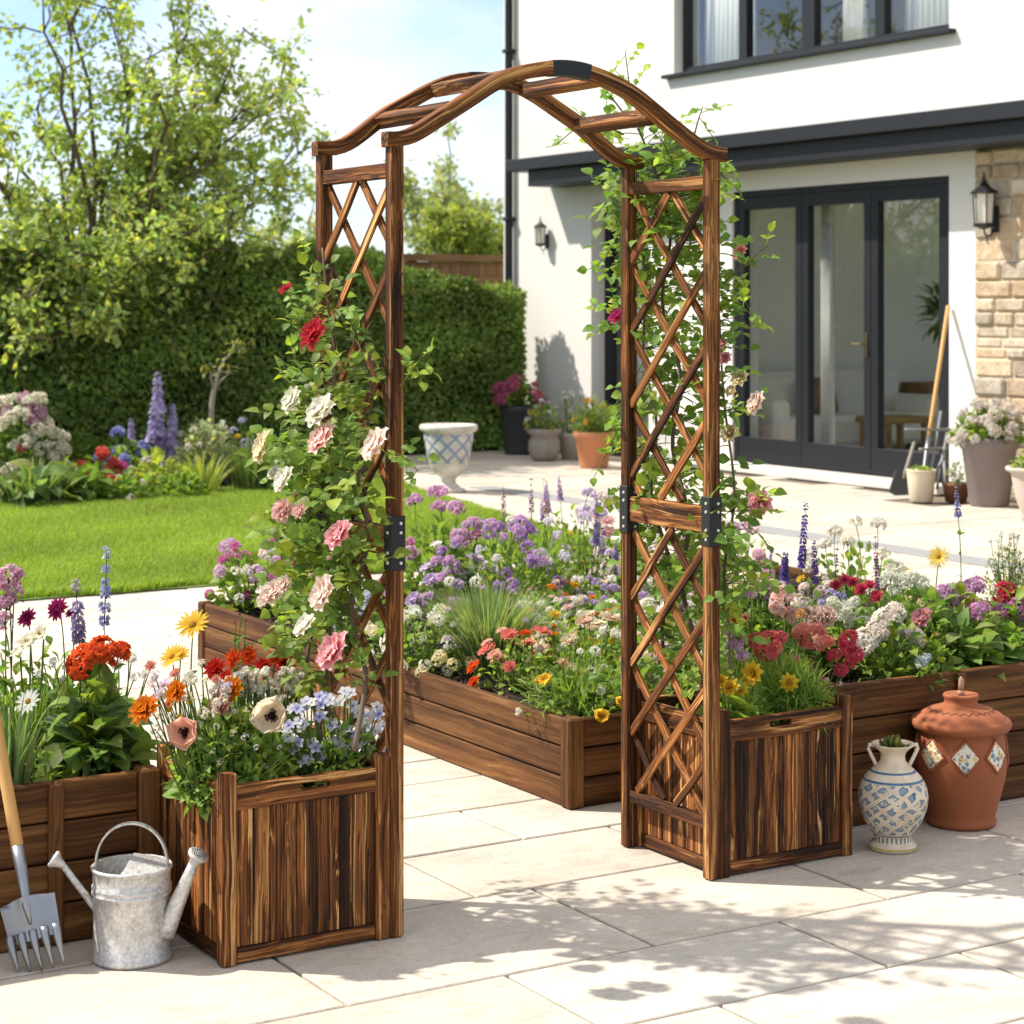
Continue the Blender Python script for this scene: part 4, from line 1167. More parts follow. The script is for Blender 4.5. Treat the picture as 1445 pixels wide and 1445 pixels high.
GREY = mat_plain("grey_painted_tube", (.25, .26, .27), .5, .3, .15, 10)
yv = f0[1]
def q3(px, py, dy=.0): return on_y(px, py, yv + dy)
for (a, b) in (((1278, 606), (1341, 606)), ((1308, 700), (1328, 580)), ((1322, 690), (1338, 604)), ((1335, 700), (1332, 640)), ((1298, 634), (1336, 632)), ((1322, 665), (1333, 640))):
    g = Geo(); g.tube([q3(*a), q3(*b, .12)], .011, 8); g.build("tube_bar", GREY, fr_, smooth=True)
# ------------------------------------------------------------------ hedge, fence, trees
def hedge_leaves(n, x0, x1, y0, y1, ztop):
    """points on front face, top and right end of a clipped hedge"""
    out_p, out_n = [], []
    for face, k in (("front", .62), ("top", .24), ("end", .14)):
        m = int(n * k)
        x = rng.uniform(x0, x1, m); zt = ztop(x)
        bump = .05 * np.sin(x * 5.1) + .04 * np.sin(x * 11.3 + 2)
        if face == "front":
            z = rng.uniform(.02, 1, m) * zt; y = y0 + .06 * np.sin(x * 4.3 + z * 3.7) + .05 * np.sin(z * 8 + x * 2.2) + rng.uniform(-.05, .09, m); nn = np.tile((0, -1., .25), (m, 1))
        elif face == "top":
            y = rng.uniform(y0, y1, m); z = zt + bump + rng.uniform(-.07, .05, m); nn = np.tile((0, -.2, 1.), (m, 1))
        else:
            y = rng.uniform(y0, y1, m); x = x1 + .05 * np.sin(y * 7) + rng.uniform(-.06, .04, m); z = rng.uniform(.02, 1, m) * ztop(np.full(m, x1)); nn = np.tile((1., -.1, .2), (m, 1))
        out_p.append(np.stack([x, y, z], 1)); out_n.append(nn)
    return np.concatenate(out_p), np.concatenate(out_n)
HX0, HX1, HY0, HY1 = 3.6, 11.05, 18.15, 18.75
def htop(x): return 2.02 - .33 * np.clip((x - 9.35) / .6, 0, 1) + .04 * np.sin(x * 2.7)
hedge = thing("hedge", "tall dense clipped dark green hedge along the back of the lawn", "hedge", ((HX0 + HX1) / 2, (HY0 + HY1) / 2, 0))
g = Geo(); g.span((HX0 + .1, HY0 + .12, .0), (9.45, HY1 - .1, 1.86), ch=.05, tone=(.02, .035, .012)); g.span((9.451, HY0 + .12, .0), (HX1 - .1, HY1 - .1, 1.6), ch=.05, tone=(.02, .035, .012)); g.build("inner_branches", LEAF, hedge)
g = Geo(); pp, nn = hedge_leaves(78000, HX0, HX1, HY0, HY1, htop); n_ = len(pp)
d_ = nrm(nn * .5 + rand_dirs(n_) + np.array((0, 0, -.25)))
clump = .5 + .5 * np.sin(pp[:, 0] * 3.3 + 1.5 * np.sin(pp[:, 2] * 2.9)) * np.sin(pp[:, 2] * 4.1 + pp[:, 0])
C = tint((.20, .29, .075), n_, .35, .18) * (.6 + .75 * clump[:, None])
g.scatter(LEAF_TINY, basis(d_, nrm(nn + .7 * rand_dirs(n_))), pp, rng.uniform(.04, .075, n_), C)
g.build("foliage", HEDGE_LEAF, hedge, grain=False)

fence = thing("fence", "brown wooden board fence with a capping rail behind the hedge", "fence", (8, 20.0, 0))
g = Geo(); x = 3.5
while x < 13.2:
    g.span((x, 20.0, .02), (x + .118, 20.02 + float(rng.uniform(0, .006)), 1.98), grain=2, ch=.003, tone=tn(.8, 1.15)); x += .122
g.build("boards", W_FENCE, fence)
for z in (.4, 1.1, 1.72):
    g = Geo(); g.span((3.5, 19.955, z), (13.2, 19.999, z + .09), grain=0, tone=.8); g.build("rail", W_FENCE, fence)
g = Geo(); g.span((3.5, 19.93, 1.985), (13.2, 20.07, 2.06), grain=0, tone=.75); g.build("capping", W_FENCE, fence)
for x in np.arange(3.6, 13.2, 1.8):
    g = Geo(); g.span((x, 20.03, .01), (x + .1, 20.13, 2.0), grain=2, tone=.8); g.build("post", W_FENCE, fence)

def tree(name, label, base, height, crown_c, crown_r, n_limb, leaf, leaf_n, col, trunk_r=.11, sparse=1.0, seedv=0, extra=(), group=None, lower=-.95):
    r_ = np.random.default_rng(seedv)
    base = np.array(base, float); crown_c = np.array(crown_c, float); crown_r = np.array(crown_r, float)
    t = thing(name, label, "tree", base, group)
    gt = Geo(); fork = base + (crown_c - base) * np.array((.5, .5, .38))
    fork[2] = base[2] + (crown_c[2] - base[2]) * .42
    gt.tube([base, base + (fork - base) * .5 + np.array((.05, .02, 0)), fork], [trunk_r * 1.25, trunk_r, trunk_r * .85], 10)
    twigs = []
    ends = []
    for i in range(n_limb):
        v = r_.normal(size=3); v /= np.linalg.norm(v); v[2] = max(v[2], lower)
        ends.append(crown_c + v * crown_r * r_.uniform(.75, 1.05))
    ends += [np.array(e, float) for e in extra]
    for e in ends:
        mid = fork + (e - fork) * .5 + r_.normal(size=3) * .12 * crown_r + np.array((0, 0, .12 * crown_r[2]))
        ts = np.linspace(0, 1, 9)[:, None]
        L = (1 - ts) ** 2 * fork + 2 * ts * (1 - ts) * mid + ts ** 2 * e
        L[1:-1] += r_.normal(size=(7, 3)) * .02 * crown_r
        gt.tube(L, np.linspace(trunk_r * .5, .008, 9), 7)
        for j in range(9):
            k = r_.integers(3, 9); p = L[k]
            d = nrm(r_.normal(size=3) + .7 * nrm(e - fork)); ln = r_.uniform(.25, .6) * crown_r.mean() * .62
            tsx = np.linspace(0, 1, 5)[:, None]; S_ = p + d * ln * tsx + np.array((0, 0, -.10 * ln)) * tsx ** 2 + r_.normal(size=(5, 3)) * .02
            gt.tube(S_, np.linspace(.011, .004, 5), 5, cap=False)
            for q in range(4):
                pq = S_[r_.integers(1, 5)]; dq = nrm(r_.normal(size=3) + .5 * d); lq = ln * r_.uniform(.25, .6)
                W_ = pq + dq * lq * np.linspace(0, 1, 4)[:, None]
                gt.tube(W_, np.linspace(.005, .002, 4), 4, cap=False)
                twigs.append(W_)
            twigs.append(S_[1:])
    gt.build("trunk", W_BARK, t, smooth=True)
    tw = np.stack([np.stack([w[0], w[-1]]) for w in twigs])
    idx = r_.integers(0, len(tw), leaf_n); f = r_.random(leaf_n)[:, None]
    P = tw[idx, 0] * (1 - f) + tw[idx, 1] * f + r_.normal(size=(leaf_n, 3)) * .035 * sparse
    d = nrm(nrm(tw[idx, 1] - tw[idx, 0]) * .6 + r_.normal(size=(leaf_n, 3)) * .7 + np.array((0, 0, -.25)))
    n = nrm(r_.normal(size=(leaf_n, 3)) * .6 + np.array((0, 0, 1.)))
    br = (.75 + .5 * r_.random((len(tw), 1)))[idx]
    g = Geo(); g.scatter(LEAF_TINY, basis(d, n), P, r_.uniform(.6, 1.25, leaf_n) * leaf, tint(col, leaf_n, .25, .3) * br)
    g.build("crown", LEAF, t, grain=False)
    return t
tc = on_y(150, 190, 19.3)
ex = [on_y(a, b, 18.9) for a, b in ((345, 42), (395, 150), (240, 15), (300, 120), (420, 215), (350, 250), (215, 70), (60, -20), (150, 10))]
ex2 = [on_y(a, b, 17.6) for a, b in ((70, 480), (150, 440), (235, 420), (30, 420), (110, 350), (200, 370), (270, 330), (20, 330), (330, 300))]
tree("tree", "large airy spring tree with arching limbs overhanging the hedge at the left", (tc[0], 19.35, 0), 5, (tc[0] - .25, 19.2, tc[2] + .1), (2.5, 1.7, 1.9), 24, .085, 24000, (.34, .42, .14), .075, 1.5, 3, ex + ex2, None, -.8)
c2 = on_y(640, 262, 30.0)
tree("tree", "pale round topped tree beyond the fence beside the house", (c2[0], 30, 0), 5, c2 + np.array((0, 0, -.05)), (1.2, 1.1, .95), 14, .10, 6500, (.36, .40, .22), .08, 2.0, 5, (), None, -.6)  # distance haze put into the leaf colour, paler than the leaves themselves
c3 = on_y(425, 300, 33.0)
tree("tree", "faint distant tree beyond the hedge between the large tree and the arch", (c3[0], 33, 0), 5, c3, (1.3, 1.0, .95), 9, .10, 3600, (.36, .40, .24), .07, 2.0, 8)
c4 = on_y(655, 318, 27.0)
tree("tree", "low yellow green bushy tree just above the fence near the downpipe", (c4[0], 27, 0), 3, c4 + np.array((0, 0, -.1)), (.75, .7, .45), 9, .09, 6000, (.28, .33, .09), .06, 2.0, 11)

# ------------------------------------------------------------------ bloom builders
def petal_grid(nl, nw, L, W, r0, cup, roll, ruffle, tipshape=.75):
    """petal along +Y from r0; cup = rise (positive up), roll = outward curl at tip"""
    V, Q, tt = [], [], []
    for i in range(nl + 1):
        t = i / nl
        w = W * (math.sin(math.pi * min(.96, .10 + .86 * t ** tipshape)) ** .7)
        for j in range(nw + 1):
            u = j / nw * 2 - 1
            y = r0 + L * t * math.cos(cup * t) - .06 * L * u * u * t; z = L * t * math.sin(cup) - roll * L * t ** 3 + .16 * W * u * u + ruffle * W * math.sin(u * 6.0 + i) * t
            V.append((u * w / 2, y, z)); tt.append(t)
    for i in range(nl):
        for j in range(nw):
            b = i * (nw + 1) + j; Q.append([b, b + 1, b + nw + 2, b + nw + 1])
    return np.array(V), np.array(Q), np.array(tt)
def rotz(V, a): c, s = math.cos(a), math.sin(a); return np.stack([V[:, 0] * c - V[:, 1] * s, V[:, 0] * s + V[:, 1] * c, V[:, 2]], 1)
def rotx(V, a): c, s = math.cos(a), math.sin(a); return np.stack([V[:, 0], V[:, 1] * c - V[:, 2] * s, V[:, 1] * s + V[:, 2] * c], 1)
def lerp(a, b, t): return np.asarray(a) * (1 - t[:, None]) + np.asarray(b) * t[:, None]
def j_(c, v=.08): return np.clip(np.asarray(c) * (1 + rng.uniform(-v, v)), 0, 1)

def b_daisy(g, c, c2=None, eye=(.50, .28, .02), n=18, r=1.0, w=.26, eye_r=.24, cup=.15, layers=1):
    c2 = c if c2 is None else c2
    for k in range(layers):
        V, Q, t = petal_grid(4, 2, r - .18 * k, w, .12, cup + .25 * k, .05, .03, .9)
        for i in range(n):
            a = (i + .5 * k) * 2 * math.pi / n + rng.uniform(-.08, .08)
            g.add(rotz(rotx(V * (1, rng.uniform(.9, 1.05), 1), rng.uniform(-.1, .1)) + (0, 0, .03 * k), a), Q, None, lerp(j_(c2), j_(c), t))
    g.sphere((0, 0, .05), eye_r, 10, eye, z=.5)
    for i in range(24):
        a = i * 2.4; q = eye_r * .85 * math.sqrt(i / 24); g.sphere((q * math.cos(a), q * math.sin(a), .05 + .1 * (1 - (q / eye_r) ** 2) * eye_r * 4 * .45), .03, 4, j_(eye, .3))
def b_double(g, c, c2=None, rings=((13, 1.0, .05, .34), (12, .82, .35, .32), (10, .62, .7, .30), (8, .42, 1.0, .26), (5, .24, 1.25, .2)), ruf=.10, eye=None):
    c2 = c if c2 is None else c2
    for k, (n, L, tilt, w) in enumerate(rings):
        V, Q, t = petal_grid(4, 4, L, w * 1.25, .04, .18, .06, ruf, .8)
        for i in range(n):
            a = (i + .5 * (k % 2)) * 2 * math.pi / n + rng.uniform(-.12, .12)
            f = k / max(1, len(rings) - 1)
            ca_, cb_ = j_(c2, .12), j_(c, .10)
            g.add(rotz(rotx(V * (1, rng.uniform(.88, 1.06), 1), tilt + rng.uniform(-.1, .1)) + (0, 0, .05 * k * .6), a), Q, None, lerp(ca_ * (1 - .12 * f), cb_ * (1 - .08 * f), t))
    if eye is not None: g.sphere((0, 0, .22), .14, 8, eye, z=.8)
ROSE_R = ((6, 1.0, .15, .95), (6, .92, .42, .85), (6, .74, .75, .72), (5, .56, 1.05, .6), (4, .38, 1.25, .45), (3, .25, 1.4, .32))
PEONY_R = ((8, 1.0, .08, .72), (8, .9, .38, .66), (8, .74, .68, .55), (7, .55, .95, .45), (5, .36, 1.15, .36))
def b_rose(g, c, c2=None, open_=False, eye=None):
    b_double(g, c, c2, ROSE_R if not open_ else PEONY_R, .13, eye)
def b_poppy(g, c, c2, eye=(.03, .012, .01)):
    for k, (n, L, tilt) in enumerate(((3, 1.0, .35), (3, .95, .55))):
        V, Q, t = petal_grid(6, 8, L, 1.35, .02, .3, .12, .05, .62)
        for i in range(n):
            g.add(rotz(rotx(V, tilt + rng.uniform(-.08, .08)) + (0, 0, .02 * k), (i + .5 * k) * 2 * math.pi / n + rng.uniform(-.1, .1)), Q, None, lerp(j_(c2, .04), j_(c, .04), t))
    g.sphere((0, 0, .16), .17, 10, eye, z=1.0)
    for i in range(30):
        a = i * 2.4; rr = .24 + .07 * rng.random(); g.tube([(0, 0, .08), (rr * .7 * math.cos(a), rr * .7 * math.sin(a), .2), (rr * math.cos(a), rr * math.sin(a), .27)], [.012, .01, .03], 4, eye)
FL5 = None
def floret_t(n=5, w=.62, cup=.25):
    V0, Q0, t0 = petal_grid(2, 2, 1.0, w, .06, cup, .08, .02, .75)
    V, Q, F = [], [], []
    for i in range(n):
        V.append(rotz(V0, i * 2 * math.pi / n)); Q.append(Q0 + i * len(V0)); F.append(t0)
    f = np.concatenate(F); cf = np.stack([.88 + .12 * f] * 3, 1)
    return np.concatenate(V), np.concatenate(Q), cf
FL5 = floret_t(5, .78); FL4 = floret_t(4, .85); FLR = floret_t(7, .6, .6)
def b_cluster(g, c, c2=None, n=34, fr=.30, flat=.6, tm=None, eye=None):
    """domed head of small five petalled florets"""
    tm = FL5 if tm is None else tm
    c2 = c if c2 is None else c2
    i = np.arange(n); zc = 1 - (i + .5) / n * 1.15; ph = i * 2.39996 + rng.uniform(0, 6)
    rr = np.sqrt(np.clip(1 - zc ** 2, 0, 1)); N = np.stack([rr * np.cos(ph), rr * np.sin(ph), zc], 1)
    N = nrm(N + .34 * rng.normal(size=(n, 3))); P = N * np.array((.78, .78, .78 * flat)) * rng.uniform(.72, 1.12, (n, 1))
    y = nrm(np.cross(N, rand_dirs(n))); x = np.cross(y, N); R = np.stack([x, y, N], -1)
    C = np.asarray(c) * (1 - (f := rng.random((n, 1)))) + np.asarray(c2) * f
    g.scatter(tm, R, P, fr * rng.uniform(.8, 1.2, n), np.clip(C * rng.uniform(.88, 1.1, (n, 1)), 0, 1))
    if eye is not None:
        for k in range(n): g.sphere(P[k] + N[k] * .04, fr * .16, 4, eye)
    for k in range(0, n, 3): g.tube([(0, 0, -.5), P[k] * .9], [.035, .02], 4, (.10, .17, .05), 0, False)
def b_spike(g, c, c2=None, h=5.0, whorls=14, per=6, fr=.44, taper=.4, gap=.0):
    c2 = c if c2 is None else c2
    g.tube([(0, 0, -.6), (.03, 0, h * .5), (0, .03, h)], [.07, .06, .03], 5, (.10, .11, .08))
    for k in range(whorls):
        t = k / (whorls - 1); z = h * t
        if gap and rng.random() < gap: continue
        n = max(3, int(per * (1 - .4 * t))); s = fr * (1 - taper * t) * rng.uniform(.85, 1.15)
        a = np.arange(n) * 2 * math.pi / n + k * .7 + rng.uniform(-.3, .3, n)
        D = np.stack([np.cos(a), np.sin(a), np.full(n, .35) + .5 * t], 1); N = nrm(D)
        y = nrm(np.cross(N, np.tile((.1, .2, 1.), (n, 1)))); x = np.cross(y, N)
        f = rng.random((n, 1))
        g.scatter(FLR, np.stack([x, y, N], -1), np.stack([np.cos(a) * s * .75, np.sin(a) * s * .75, np.full(n, z) + rng.uniform(-.1, .1, n)], 1), s * rng.uniform(.7, 1.1, n), np.clip((np.asarray(c) * (1 - f) + np.asarray(c2) * f) * rng.uniform(.7, 1.2, (n, 1)), 0, 1))
def b_bud(g, c, c2=None):
    for k in range(4):
        V, Q, t = petal_grid(4, 3, 1.3, .8, .02, 1.0, -.05, .02, .7)
        g.add(rotz(rotx(V, .45), k * 1.57), Q, None, lerp((.12, .18, .05), j_(c), t))
def b_flute(g, c, c2=None):
    V, Q, t = petal_grid(5, 3, 1.0, .55, .05, .5, .35, .05, .8)
    for i in range(6): g.add(rotz(rotx(V, .25 + .2 * (i % 2)), i * math.pi / 3), Q, None, lerp(j_(c2 or c), j_(c, .04), t))
    for i in range(5): g.tube([(0, 0, .05), (.1 * math.cos(i * 1.26), .1 * math.sin(i * 1.26), .5)], [.02, .035], 4, (.55, .40, .08))

WHITE = (.91, .90, .85); CREAMC = (.90, .84, .66); BLUSH = (.92, .75, .67); PINK = (.86, .46, .47); PALEP = (.90, .66, .62)
CORAL = (.84, .24, .20); SALMON = (.88, .46, .36); RED = (.60, .03, .02); CRIM = (.74, .10, .17); DRED = (.46, .025, .05)
ORANGE = (.88, .32, .02); REDOR = (.80, .13, .03); YELLOW = (.90, .68, .08); PYEL = (.90, .78, .36); MAG = (.62, .07, .28); ORCHID = (.76, .42, .66)
LILAC = (.72, .58, .82); PURPLE = (.48, .30, .62); VIOLET = (.20, .15, .46); BLUE = (.30, .33, .70); PBLUE = (.76, .78, .94); PEACH = (.90, .58, .44); DUSTY = (.78, .48, .38)
BL = {}
def bloom_mesh(kind, v=0):
    key = (kind, v)
    if key in BL: return BL[key]
    g = Geo(); k, *a = kind
    dict(daisy=b_daisy, double=b_double, rose=b_rose, poppy=b_poppy, cluster=b_cluster, spike=b_spike, bud=b_bud, flute=b_flute)[k](g, *a[:2] if len(a) > 1 else a[:1], **(dict(a[2]) if len(a) > 2 else {}))
    BL[key] = g.mesh("bloom", [PETAL], (0, 0, 0), smooth=True, grain=False)
    return BL[key]
def add_bloom(parent, kind, pos, size, facing, name="bloom"):
    """pos world; facing = direction of the flower's face"""
    o = bpy.data.objects.new(name, bloom_mesh(kind, int(rng.integers(0, 2))))
    COL.objects.link(o); o.parent = parent
    o.location = np.asarray(pos, float) - wpos(parent)
    q = Vector(facing).normalized().to_track_quat('Z', 'Y')
    o.rotation_mode = 'QUATERNION'
    from mathutils import Quaternion
    o.rotation_quaternion = q @ Quaternion((0, 0, 1), float(rng.uniform(0, 6.28)))
    o.scale = (size * {'poppy': 1.3, 'rose': 1.22, 'double': 1.1, 'cluster': 1.15}.get(kind[0], 1.0),) * 3
    return o
TOCAM = np.array((-FX, -FY, 0.0))
TOLEFT = np.array((-RX, -RY, 0.0))
def facing(up=.8, cam=.5, left=.5, jit=.2): return np.array((0, 0, up)) + TOCAM * cam + TOLEFT * left + rng.normal(size=3) * jit

# foliage recipes
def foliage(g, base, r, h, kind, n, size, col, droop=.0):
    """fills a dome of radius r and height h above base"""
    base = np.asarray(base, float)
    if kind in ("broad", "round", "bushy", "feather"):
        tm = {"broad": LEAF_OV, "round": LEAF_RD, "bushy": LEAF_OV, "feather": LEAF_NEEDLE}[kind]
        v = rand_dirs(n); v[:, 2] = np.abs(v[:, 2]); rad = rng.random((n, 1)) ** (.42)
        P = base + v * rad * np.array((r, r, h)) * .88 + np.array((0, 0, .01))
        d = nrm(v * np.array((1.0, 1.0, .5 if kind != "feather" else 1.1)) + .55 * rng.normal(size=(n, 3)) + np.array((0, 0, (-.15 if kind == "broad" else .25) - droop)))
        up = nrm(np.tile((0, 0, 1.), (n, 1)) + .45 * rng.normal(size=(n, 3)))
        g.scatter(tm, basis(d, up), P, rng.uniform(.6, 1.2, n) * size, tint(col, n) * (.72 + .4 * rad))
        for k in range(max(5, n // 14)):
            a = v[k] * np.array((r, r, h)) * rng.uniform(.6, .95); m = base + a * np.array((.35, .35, .6))
            g.tube([base + rng.normal(size=3) * np.array((r, r, 0)) * .12, m, base + a], [.0028, .0022, .0014], 4, np.array(col) * 1.1, 0, False)
    elif kind == "grass":
        S_ = strap_t(8, .5)
        for k in range(n):
            a = rng.uniform(0, 6.28); sp = rng.random() ** .7; ln = h * rng.uniform(.7, 1.12); out = r * sp * rng.uniform(.6, 1.15)
            b0 = base + np.array((math.cos(a), math.sin(a), 0)) * r * .5 * sp
            t = np.linspace(0, 1, 9)[:, None]
            dirv = np.array((math.cos(a), math.sin(a), 0.))
            pts = b0 + dirv * out * t ** 1.8 + np.array((0, 0, 1.)) * ln * (t - .22 * sp * t ** 3)
            sd = nrm(np.cross(dirv + .6 * rng.normal(size=3), (0, 0, 1.))); w = size * (1 - t ** 2.2) * rng.uniform(.7, 1.2)
            V = np.concatenate([pts - sd * w / 2, pts + sd * w / 2]); i = np.arange(8)
            g.add(V, np.stack([i, i + 1, i + 10, i + 9], 1), None, tint(col, 1)[0])
def stem(g, a, b, r=.0022, col=(.12, .19, .05), bend=.12):
    a, b = np.asarray(a, float), np.asarray(b, float); L = np.linalg.norm(b - a)
    m = (a + b) / 2 + rng.normal(size=3) * np.array((1, 1, .2)) * bend * L * .5 + np.array((0, 0, .08 * L))
    t = np.linspace(0, 1, 7)[:, None]; pts = (1 - t) ** 2 * a + 2 * t * (1 - t) * m + t ** 2 * b
    g.tube(pts, np.linspace(r * 1.2, r * .8, 7), 5, col, 0, False); return pts

FACE = {'poppy': (.40, 1.1, .1), 'double': (.6, .85), 'rose': (.6, .9), 'daisy': (.7, .8, .3)}
def plant(name, label, base, fol=(), blooms=(), cat="flower", group=None, stemcol=(.12, .19, .05), stem_r=.002, sleaves=0, leaf=.03, bname="bloom"):
    """fol: list of (r, h, kind, n, size, col[, dx, dy]); blooms: list of (kind, pos, size, facing or None)"""
    t = thing(name, label, cat, base, group); g = Geo(); base = np.asarray(base, float)
    for f in fol:
        off = np.array((f[6], f[7], 0)) if len(f) > 6 else 0
        foliage(g, base + off, *f[:6])
    rr = fol[0][0] if fol else .03
    for kind, pos, size, fc in blooms:
        pos = np.asarray(pos, float); fc = facing(*FACE.get(kind[0], (.8, .5))) if fc is None else fc
        root = base + np.array((*(np.clip((pos - base)[:2] * .5, -rr, rr)), 0))
        if kind[0] == "spike":
            pts = stem(g, root, pos, stem_r, stemcol, .04); fc = np.array((rng.normal() * .05, rng.normal() * .05, 1.0)) if fc is None or len(fc) else fc
        else:
            pts = stem(g, root, pos - nrm(np.asarray(fc, float)) * size * .12, stem_r, stemcol)
        if sleaves:
            k = sleaves; q = pts[rng.integers(1, 6, k)]; d = nrm(rng.normal(size=(k, 3)) * np.array((1, 1, .4)) + np.array((0, 0, .5)))
            g.scatter(LEAF_OV, basis(d, np.tile((0, 0, 1.), (k, 1)) + .2 * rng.normal(size=(k, 3))), q, rng.uniform(.6, 1.1, k) * leaf, tint((.10, .17, .04), k))
        add_bloom(t, kind, pos, size, fc, bname)
    g.build("foliage", LEAF, t, smooth=True, grain=False)
    return t
GR = (.165, .25, .055); GR2 = (.215, .305, .08); GRB = (.15, .21, .085); GRS = (.32, .35, .25); GRD = (.12, .19, .045); GRY = (.31, .37, .09)
def px_size(px, Y, y, r):           # pixel radius -> metres at that depth
    p = on_y(px, y, Y); return r * depth(p) / F_PX
def BL_at(kind, Y, pts, r, fc=None, jit=.02):
    out = []
    for q in pts:
        rr = q[2] if len(q) > 2 else r
        p = on_y(q[0], q[1], Y + float(rng.uniform(-jit, jit)))
        out.append((kind, p, px_size(q[0], Y, q[1], rr), fc))
    return out
def base_of(blooms, z, Y=None):
    m = np.mean([b[1] for b in blooms], axis=0)
    return np.array((m[0], m[1] if Y is None else Y, z))
def P(name, label, soil, kind, Y, pts, r, fol, cat="flower", x=None, **k):
    """a plant given by where its blooms stand in the photo at depth Y; foliage grows up to them"""
    b = BL_at(kind, Y, pts, r) if not isinstance(kind, list) else sum([BL_at(kd, Y, [q], r) for kd, q in zip(kind, pts)], [])
    base = base_of(b, soil)
    if x is not None: base[0] = min(max(base[0], x[0]), x[1])
    if soil == .335: base[1] = min(max(base[1], 4.44), 4.60)
    if b[0][0][0] != 'spike' and name not in ("dandelion", "daisy") and fol:
        top = float(np.mean([q[1][2] for q in b])) - soil; xs = [q[1][0] for q in b]
        spread = (max(xs) - min(xs)) * .55 + .03
        f0 = list(fol[0]); h0 = f0[1]; f0[1] = max(f0[1], top * .88)
        if soil != .335: f0[0] = max(f0[0], min(spread, .2))
        f0[3] = int(f0[3] * min(2.4, f0[1] / h0) ** .8); fol = [tuple(f0)] + list(fol[1:])
    return plant(name, label, base, fol, b, cat, **k)
# ------------------------------------------------------------------ left planter box
SL = .335; XB = (1.90, 2.24)
E_ = (("open_", True),)
P("zinnia", "double orange zinnias hanging over the left edge of the left planter", SL, ('double', ORANGE, (.62, .13, .01)), 4.44, [(205, 1003, 23), (250, 977, 19)], 20, [(.08, .15, "bushy", 230, .034, GR2), (.07, .1, "broad", 30, .05, GR)], x=XB)
P("poppy", "peach poppy with dark centre at the front left of the left planter", SL, ('poppy', PEACH, (.80, .42, .30)), 4.37, [(262, 1034, 23)], 22, [(.07, .11, "bushy", 230, .034, GR2), (.06, .05, "broad", 26, .05, GR2)], x=XB)
P("poppy", "cream white poppy with dark centre in the middle of the left planter", SL, ('poppy', (.84, .74, .58), (.80, .66, .48)), 4.40, [(385, 1010, 27)], 24, [(.08, .15, "bushy", 230, .034, GR2), (.07, .12, "grass", 60, .004, GR2)], x=XB)
P("zinnia", "dusty pink zinnia behind the peach poppy in the left planter", SL, ('double', DUSTY, (.60, .25, .16)), 4.46, [(312, 997, 21)], 20, [(.07, .13, "bushy", 230, .034, GR2)], x=XB)
P("marigold", "flat orange bloom with yellow underside in the middle of the left planter", SL, ('double', (.78, .19, .012), (.80, .42, .02)), 4.50, [(328, 974, 22)], 20, [(.07, .14, "bushy", 230, .034, GR2)], x=XB)
P("daisy", "tall yellow daisies rising at the back left of the left planter", SL, ('daisy', YELLOW, (.80, .50, .03)), 4.62, [(272, 882, 24), (243, 927, 19), (255, 923, 14)], 20, [(.06, .16, "bushy", 60, .04, GR2)], x=XB, sleaves=4)
P("zinnia", "red and orange zinnias along the back rim of the left planter", SL, [('double', RED), ('double', RED), ('double', REDOR), ('double', REDOR), ('double', RED), ('double', REDOR), ('double', RED)], 4.62, [(305, 945, 17), (405, 936, 17), (330, 930, 15), (352, 926, 15), (372, 940, 14), (388, 930, 13), (320, 955, 12)], 15, [(.13, .18, "bushy", 130, .045, GR2)], x=XB)
P("aster", "single purple aster between the orange zinnias in the left planter", SL, ('daisy', (.42, .20, .52), LILAC, (('n', 26), ('w', .13))), 4.52, [(231, 968, 16)], 15, [(.05, .14, "bushy", 230, .034, GR2)], x=XB)
P("petunia", "small magenta blooms at the foot of the left climbing rose", SL, ('double', MAG, ORCHID), 4.56, [(415, 974, 10), (408, 968, 7), (440, 966, 6)], 8, [(.06, .14, "bushy", 60, .035, GR2)], x=XB)
pts = [(float(rng.uniform(330, 425)), float(rng.uniform(945, 985))) for _ in range(60)]
P("sweet_alyssum", "carpet of tiny cream flowers in the middle of the left planter", SL, ('cluster', CREAMC, WHITE, (('n', 9), ('fr', .55), ('flat', .35))), 4.54, pts, 6, [(.13, .2, "bushy", 420, .026, GR2), (.13, .22, "bushy", 340, .03, GR2, -.11, .02), (.10, .17, "bushy", 200, .03, GR2, .08, 0)], x=XB)
pts = [(float(a), float(b)) for a, b in ((420, 1000), (440, 992), (462, 985), (480, 990), (455, 1010), (428, 1022), (470, 1022), (500, 1000), (515, 1012), (490, 1030), (520, 1035), (540, 1025), (548, 1045), (505, 1050), (470, 1045), (445, 1055), (420, 1048), (530, 1058), (485, 1062), (460, 1065), (435, 1072), (510, 1020), (495, 978), (405, 1030), (535, 1008), (545, 1062))]
pts = pts + [(x_ + float(rng.uniform(-12, 12)), y_ + float(rng.uniform(-12, 12))) for x_, y_ in pts] + [(x_ + float(rng.uniform(-9, 9)), y_ + float(rng.uniform(-9, 9))) for x_, y_ in pts]
NK = [('daisy', WHITE, PBLUE, (('n', 5), ('w', .78), ('eye', (.25, .22, .35)), ('eye_r', .15))), ('daisy', PBLUE, (.46, .46, .80), (('n', 5), ('w', .75), ('eye', (.12, .12, .4)), ('eye_r', .18))), ('daisy', WHITE, WHITE, (('n', 5), ('w', .8), ('eye', (.2, .2, .15)), ('eye_r', .14)))]
P("nemesia", "mass of small white and lilac blue flowers at the right front of the left planter", SL, [NK[int(rng.choice(3, p=[.5, .2, .3]))] for i in range(len(pts))], 4.42, pts, 9.5, [(.13, .17, "bushy", 360, .028, GR2), (.1, .1, "feather", 160, .05, GR2)], x=(2.05, 2.2), bname="bloom")
